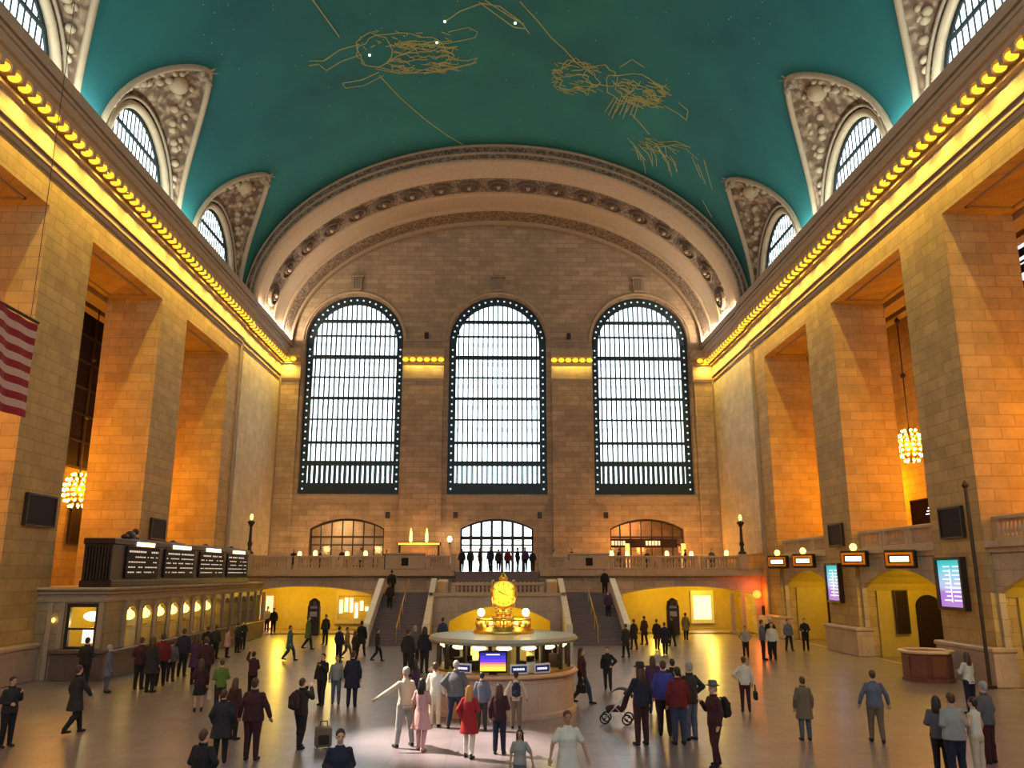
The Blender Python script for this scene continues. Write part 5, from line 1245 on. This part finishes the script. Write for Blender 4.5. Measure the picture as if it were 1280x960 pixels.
for (u, vf, vh, tc_, lab, fc, ht) in ((172, 862, 797, 'maroon', 'person in dark red at the ticket counter, nearest the office corner', 0, 'short'), (186, 866, 793, 'charcoal', 'charcoal coated person beside the one in dark red at the ticket counter', 20, 'long'),
        (199, 858, 792, 'dkred', 'person in deep red waiting at the third ticket window', 340, 'short'), (212, 852, 800, 'grey', 'grey coated person in the ticket line, before the fourth window', 0, 'short'),
        (226, 846, 786, 'navy', 'navy coated person leaning toward the fifth ticket window', 0, 'short'), (242, 856, 793, 'purple', 'person in purple grey standing back from the ticket line', 30, 'long'),
        (253, 866, 796, 'maroon', 'maroon coated person behind the green top, facing the tickets', 340, 'short'), (257, 828, 783, 'black', 'black coated person at the last brightly lit ticket window', 350, 'short'),
        (268, 824, 781, 'charcoal', 'charcoal dressed person past the lit ticket windows', 20, 'short'), (283, 822, 785, 'pink', 'person in a pinkish top past the lit ticket windows', 60, 'long'),
        (296, 816, 778, 'navy', 'navy dressed person near the far end of the ticket counter', 30, 'short'), (303, 812, 776, 'black', 'black dressed person at the far end of the ticket counter', 200, 'short')):
    px_person(lab, u, vf, vh, fc, ('coat' if ht == 'long' else J, tc_), (TR, 'black' if tc_ != 'grey' else 'navy'), (ht, 'brown'), arms=('bent', 'down'), legs='stand', skin=0, fat=1.1)
# --- middle distance, left of the booth
px_person('person in black standing in front of the left stairs arch, facing away', 401, 882, 817, 200, (J, 'black'), (TR, 'black'), ('short', 'black'), arms=('phone', 'down'), legs='step')
px_person('person in pale grey between two dark figures left of centre', 419, 880, 820, 170, ('shirt', 'lightgrey'), (TR, 'steel'), ('short', 'brown'), legs='step')
px_person('person in a navy coat standing with back turned, left of centre', 439, 884, 814, 0, ('coat', 'navy'), (TR, 'navy'), ('short', 'brown'), fat=1.1)
px_person('blue green dressed person in front of the left yellow arch', 361, 826, 782, 90, ('coat', 'teal'), (TR, 'denim'), ('short', 'brown'), legs='walk')
px_person('green dressed person passing the left yellow arch', 384, 812, 770, 90, ('coat', 'green'), (TR, 'charcoal'), ('short', 'brown'), legs='walk2')
px_person('dark person near the totem in the left yellow arch', 406, 806, 768, 200, (J, 'charcoal'), (TR, 'black'), ('short', 'black'))
px_person('dark figure standing left of the bright shop front', 423, 828, 783, 30, (J, 'navy'), (TR, 'black'), ('short', 'black'))
px_person('person in olive crossing before the bright shop front', 433, 824, 784, 90, (J, 'ochre'), (TR, 'khaki'), ('short', 'brown'), legs='walk')
px_person('dark person silhouetted in front of the bright shop front', 451, 820, 776, 10, ('coat', 'black'), (TR, 'black'), ('short', 'black'), legs='wide')
px_person('dark person just right of the silhouette at the bright shop front', 443, 830, 790, 45, (J, 'darkbrown'), (TR, 'black'), ('long', 'brown'))
px_person('person standing at the foot of the left stairs', 471, 827, 786, 80, (J, 'darkbrown'), (TR, 'black'), ('short', 'black'), legs='walk')
px_person('person in the narrow bright doorway at the far left of the arch', 333, 790, 758, 200, ('shirt', 'white'), (TR, 'black'), ('short', 'black'))
px_person('black coated person beside the white shirt at the far left arch', 341, 792, 760, 180, (J, 'black'), (TR, 'black'), ('short', 'black'))
for (u, vf, vh, tc_, lab, hc, ht) in ((509, 846, 786, 'charcoal', 'dark coated person in the group left of the booth, nearest the stairs', 'brown', 'short'), (518, 838, 780, 'grey', 'grey haired dark coated person in the group left of the booth', 'grey', 'short'),
        (530, 842, 778, 'navy', 'navy coated person in the group left of the booth, close to its roof', 'black', 'long'), (553, 818, 772, 'denim', 'person in blue standing behind the booth roof on the left', 'brown', 'short')):
    px_person(lab, u, vf, vh, 20, (J, tc_), (TR, 'charcoal'), (ht, hc))
px_person('person in a purple sweater at the left side of the booth', 519, 888, 826, 60, ('sweater', 'purple'), (TR, 'navy'), ('long', 'black'))
p = px_person('woman in a pink patterned dress with long black hair in front of the booth', 526, 938, 848, 20, ('dress', 'pink'), ('leggings', 'pink'), ('long', 'black'), skin=1, arms=('down', 'bent'), legs='step', shoes='pink')
p2 = px_person('person in a pale top and light jeans reaching one arm out to the left', 505, 934, 834, 330, ('shirt', 'cream'), (TR, 'lightgrey'), ('short', 'grey'), arms=('out', 'down'), legs='wide')
handbag(p2, 'navy', 'dark bag hanging beside the pink dress', 1, .38, .2)
px_person('person in a cream shirt between the pink dress and the grey coat', 543, 909, 828, 10, ('shirt', 'white'), (TR, 'cream'), ('short', 'brown'), skin=1)
px_person('tall broad person in a grey jacket seen from behind at the booth', 569, 911, 826, 0, (J, 'grey'), (TR, 'navy'), ('short', 'grey'), fat=1.35, legs='wide', arms=('hip', 'wide'))
px_person('woman in a red coat with orange blond hair in front of the booth', 586, 948, 857, 15, ('coat', 'red'), ('leggings', 'white'), ('long', 'blond'), arms=('pocket', 'bent'), legs='step')
px_person('woman with long dark red hair and a maroon jacket in front of the booth', 624, 943, 855, 10, ('jacket', 'maroon'), (TR, 'navy'), ('long', 'brown'), arms=('down', 'bent'))
p = px_person('person in a beige shirt and khaki trousers wearing a blue backpack at the booth', 645, 911, 841, 0, ('shirt', 'cream'), (TR, 'khaki'), ('short', 'black'), skin=1, arms=('wide', 'wide'))
backpack(p, 'navy', 'navy backpack on the beige shirt at the booth')
px_person('short dark haired person in slate grey at the booth behind the red coat', 602, 913, 852, 5, (J, 'steel'), (TR, 'charcoal'), ('short', 'black'))
# --- right of the booth
p = px_person('woman with long brown hair walking past the right side of the booth', 728, 880, 810, 110, (J, 'maroon'), (TR, 'denim'), ('long', 'brown'), legs='walk')
handbag(p, 'darkbrown', 'dark shoulder bag of the woman walking past the booth', 1)
px_person('person in a black jacket standing alone right of the booth', 760, 863, 811, 190, (J, 'black'), (TR, 'charcoal'), ('short', 'brown'), arms=('hip', 'down'), legs='step')
px_person('person in dark brown hat and purple vest with a stroller, right of the booth', 803, 932, 819, 340, (J, 'navy'), (TR, 'maroon'), ('long', 'brown'), hat=('brim', 'darkbrown'), arms=('push', 'down'))
px_person('person in purple behind the hat wearer in the group right of the booth', 818, 892, 820, 10, (J, 'purple'), (TR, 'navy'), ('long', 'brown'))
px_person('person in a bright blue jacket in the group right of the booth', 832, 920, 826, 10, (J, 'blue'), (TR, 'darkbrown'), ('short', 'brown'), fat=1.1)
px_person('person in a red jacket and blue jeans in the group right of the booth', 850, 931, 834, 350, (J, 'dkred'), (TR, 'denim'), ('short', 'black'), fat=1.15)
px_person('person in a dark green coat right behind the red jacket', 865, 926, 828, 330, (J, 'charcoal'), (TR, 'steel'), ('short', 'grey'), fat=1.1, arms=('down', 'hip'))
px_person('dark haired person between the blue and the red jackets', 843, 900, 824, 0, (J, 'black'), (TR, 'black'), ('short', 'black'))
p = px_person('person in a grey hat and maroon jacket looking down at one hand', 896, 958, 854, 250, (J, 'maroon'), (TR, 'maroon'), ('short', 'grey'), hat=('brim', 'grey'), arms=('down', 'phone'), legs='step')
backpack(p, 'black', 'black backpack on the person in the grey hat')
p = px_person('person in a white vest with dark trousers, right of the group', 933, 890, 821, 10, ('shirt', 'white'), ('leggings', 'maroon'), ('short', 'brown'), arms=('hip', 'down'))
handbag(p, 'black', 'small black bag in the hand of the white vest wearer', 1, .38, .12)
px_person('person in a white top and black trousers farther back near the far right', 933, 822, 783, 200, ('shirt', 'lightgrey'), (TR, 'black'), ('short', 'black'), arms=('hip', 'hip'))
px_person('leftmost person of the trio standing near the far right corner', 955, 825, 775, 100, (J, 'steel'), (TR, 'black'), ('short', 'brown'))
px_person('person in white sleeves in the trio near the far right corner', 967, 826, 778, 200, ('shirt', 'white'), (TR, 'black'), ('short', 'black'), fat=1.1)
px_person('person wearing a pale cap in the trio near the far right corner', 965, 820, 768, 190, (J, 'black'), (TR, 'black'), ('short', 'black'), hat=('cap', 'white'))
px_person('person in grey blue jacket standing beside the far right arch', 987, 814, 774, 170, (J, 'steel'), (TR, 'black'), ('short', 'black'), legs='wide')
px_person('person in black standing nearest the far right pier', 1008, 814, 773, 200, (J, 'black'), (TR, 'black'), ('short', 'black'), arms=('bent', 'bent'))
for (u, vf, vh, tc_, lab) in ((783, 822, 780, 'charcoal', 'charcoal coated person at the foot of the right stairs'), (793, 812, 774, 'black', 'black coated person left of the totem in the right arch'), (806, 806, 770, 'maroon', 'maroon coated person left of the right arch totem, closer to it'),
        (822, 812, 774, 'darkbrown', 'brown coated person just in front of the right arch totem'), (832, 818, 778, 'navy', 'navy coated person right of the right arch totem'), (841, 808, 770, 'black', 'black coated person right of the totem, farther inside the arch'),
        (858, 800, 766, 'ochre', 'person in ochre near the glowing shop window on the right')):
    px_person(lab, u, vf, vh, random.choice([0, 30, 180, 330]), ('coat', tc_), (TR, 'black'), ('short', 'brown'), legs='step')
# --- right foreground
px_person('person in a slate grey shirt walking alone on the right floor', 1098, 928, 838, 10, ('shirt', 'steel'), (TR, 'khaki'), ('short', 'brown'), legs='step', fat=1.2, arms=('wide', 'wide'))
px_person('olive coated person standing far behind the slate shirt, right floor', 1008, 926, 846, 0, ('coat', 'khaki'), (TR, 'grey'), ('short', 'brown'))
px_person('woman in a white blouse near the octagonal desk', 1216, 893, 815, 340, ('shirt', 'white'), (TR, 'navy'), ('long', 'brown'), arms=('fold', 'fold'))
px_person('person in a pale sweater over teal at the lower right corner', 1200, 982, 866, 0, ('sweater', 'lightgrey'), (TR, 'navy'), ('short', 'brown'), fat=1.3, arms=('bent', 'bent'))
px_person('dark dressed person left of the pale sweater at the lower right', 1180, 972, 870, 30, (J, 'grey'), (TR, 'black'), ('long', 'black'), arms=('bent', 'down'))
px_person('person in a white top and cream trousers right of the pale sweater', 1227, 975, 872, 330, ('vest', 'white'), (TR, 'cream'), ('short', 'black'), arms=('hip', 'down'))
px_person('grey haired person in a grey jacket at the right of the corner group', 1240, 955, 852, 330, (J, 'grey'), (TR, 'maroon'), ('short', 'grey'), fat=1.1)
# --- on the stairs and the balcony
person('dark coated person high on the left stair flight', (-7.1, 56.6, 2.64), 1.78, 0, (J, 'black'), (TR, 'black'), ('short', 'black'), legs='stand', lod=2)
person('dark coated person lower on the left stair flight', (-7.0, 55.0, 1.89), 1.72, 10, (J, 'darkbrown'), (TR, 'black'), ('short', 'brown'), lod=2)
person('dark coated person at the top of the right stair flight', (7.3, 56.9, 2.73), 1.75, 180, (J, 'black'), (TR, 'black'), ('short', 'black'), lod=2)
person('purple coated person lower on the right stair flight', (7.1, 54.0, 1.38), 1.7, 180, (J, 'purple'), (TR, 'navy'), ('short', 'brown'), lod=2)
bal = [(-2.6, 'navy'), (-2.0, 'charcoal'), (-1.3, 'black'), (-.5, 'navy'), (.1, 'charcoal'), (.8, 'dkred'), (1.5, 'black'), (2.1, 'purple'), (2.7, 'navy')]
nmb = ['leftmost', 'second from left', 'third from left', 'fourth from left', 'middle', 'fourth from right', 'third from right', 'second from right', 'rightmost']
for i, (x, c) in enumerate(bal):
    person('silhouetted %s coated person before the bright middle doorway, %s' % (c.replace('dkred', 'red'), nmb[i]), (x, 61.5 + (i % 3) * .9, DECK), 1.62 + .05 * (i % 4), [0, 180, 60, 200][i % 4], (J, c), (TR, 'black'), ('short', 'black'), lod=2, group='people before the middle doorway', legs='step')
for i, (x, c, lab) in enumerate([(-15.2, 'black', 'seated height dark guest at the far left end of the balcony'), (-13.4, 'maroon', 'maroon dressed guest behind the left balcony rail'), (-11.9, 'charcoal', 'charcoal dressed guest behind the left balcony rail'), (-10.2, 'cream', 'cream dressed guest behind the left balcony rail'),
        (-8.4, 'navy', 'navy dressed guest on the balcony left of the left pedestal'), (4.4, 'cream', 'cream dressed guest just right of the middle doorway'), (5.6, 'black', 'black dressed guest right of the middle doorway'), (9.3, 'charcoal', 'charcoal dressed guest behind the right balcony rail'),
        (11.6, 'maroon', 'maroon dressed guest behind the right balcony rail'), (14.2, 'black', 'black dressed guest before the orange lit doorway'), (16.4, 'grey', 'grey dressed guest at the right end of the balcony')]):
    person(lab, (x, 62.6 + (i % 3) * .8, DECK), 1.6 + .04 * (i % 4), [180, 90, 200, 300][i % 4], (J, c), (TR, 'black'), ('short', 'brown'), lod=2)

# ------------------------------------------------------------------ strollers
q = floor_at(772, 905); T = thing('stroller', 'dark red pushchair with white trim beside the hat wearer', 'stroller', (q.x, q.y, 0), radians(75))
w_ = [( -.24, -.3), (.24, -.3), (-.2, .34), (.2, .34)]
for (x, y) in w_: MB().tube([(0, .13 * cos(t), .13 * sin(t)) for t in [2 * pi * k / 16 for k in range(16)]], .022, 6, closed=True).lathe([(.03, -.02), (.03, .02)], (0, 0, 0), 8).build('wheel', F_('black'), T).location = (x, y, .155)
b = MB()
for s in (-1, 1): b.tube([(s * .24, -.3, .16), (s * .24, .05, .5), (s * .22, -.45, 1.05)], .016, 6); b.tube([(s * .2, .34, .16), (s * .23, -.1, .62)], .016, 6)
b.tube([(-.22, -.45, 1.05), (.22, -.45, 1.05)], .02, 6); b.build('chassis', F_('white'), T, smooth=True)
remeshed(MB().chbox(-.2, .2, -.2, .3, .34, .44, .03).cap((-.12, -.18, .45), (-.12, -.3, .8), .08, .08).cap((.12, -.18, .45), (.12, -.3, .8), .08, .08).ell((0, .1, .42), (.2, .25, .1)), 'seat', F_('maroon'), T, .02, 3)
b = MB()
for i in range(9):
    for j in range(7): a = radians(20 + 110 * i / 8); b.v.append((-.23 + .46 * j / 6, -.12 - .36 * cos(a) , .62 + .36 * sin(a)))
for i in range(8):
    for j in range(6): k = i * 7 + j; b.f.append((k, k + 1, k + 8, k + 7))
o = b.build('canopy', F_('black'), T, smooth=True); sd = o.modifiers.new('s', 'SOLIDIFY'); sd.thickness = .02
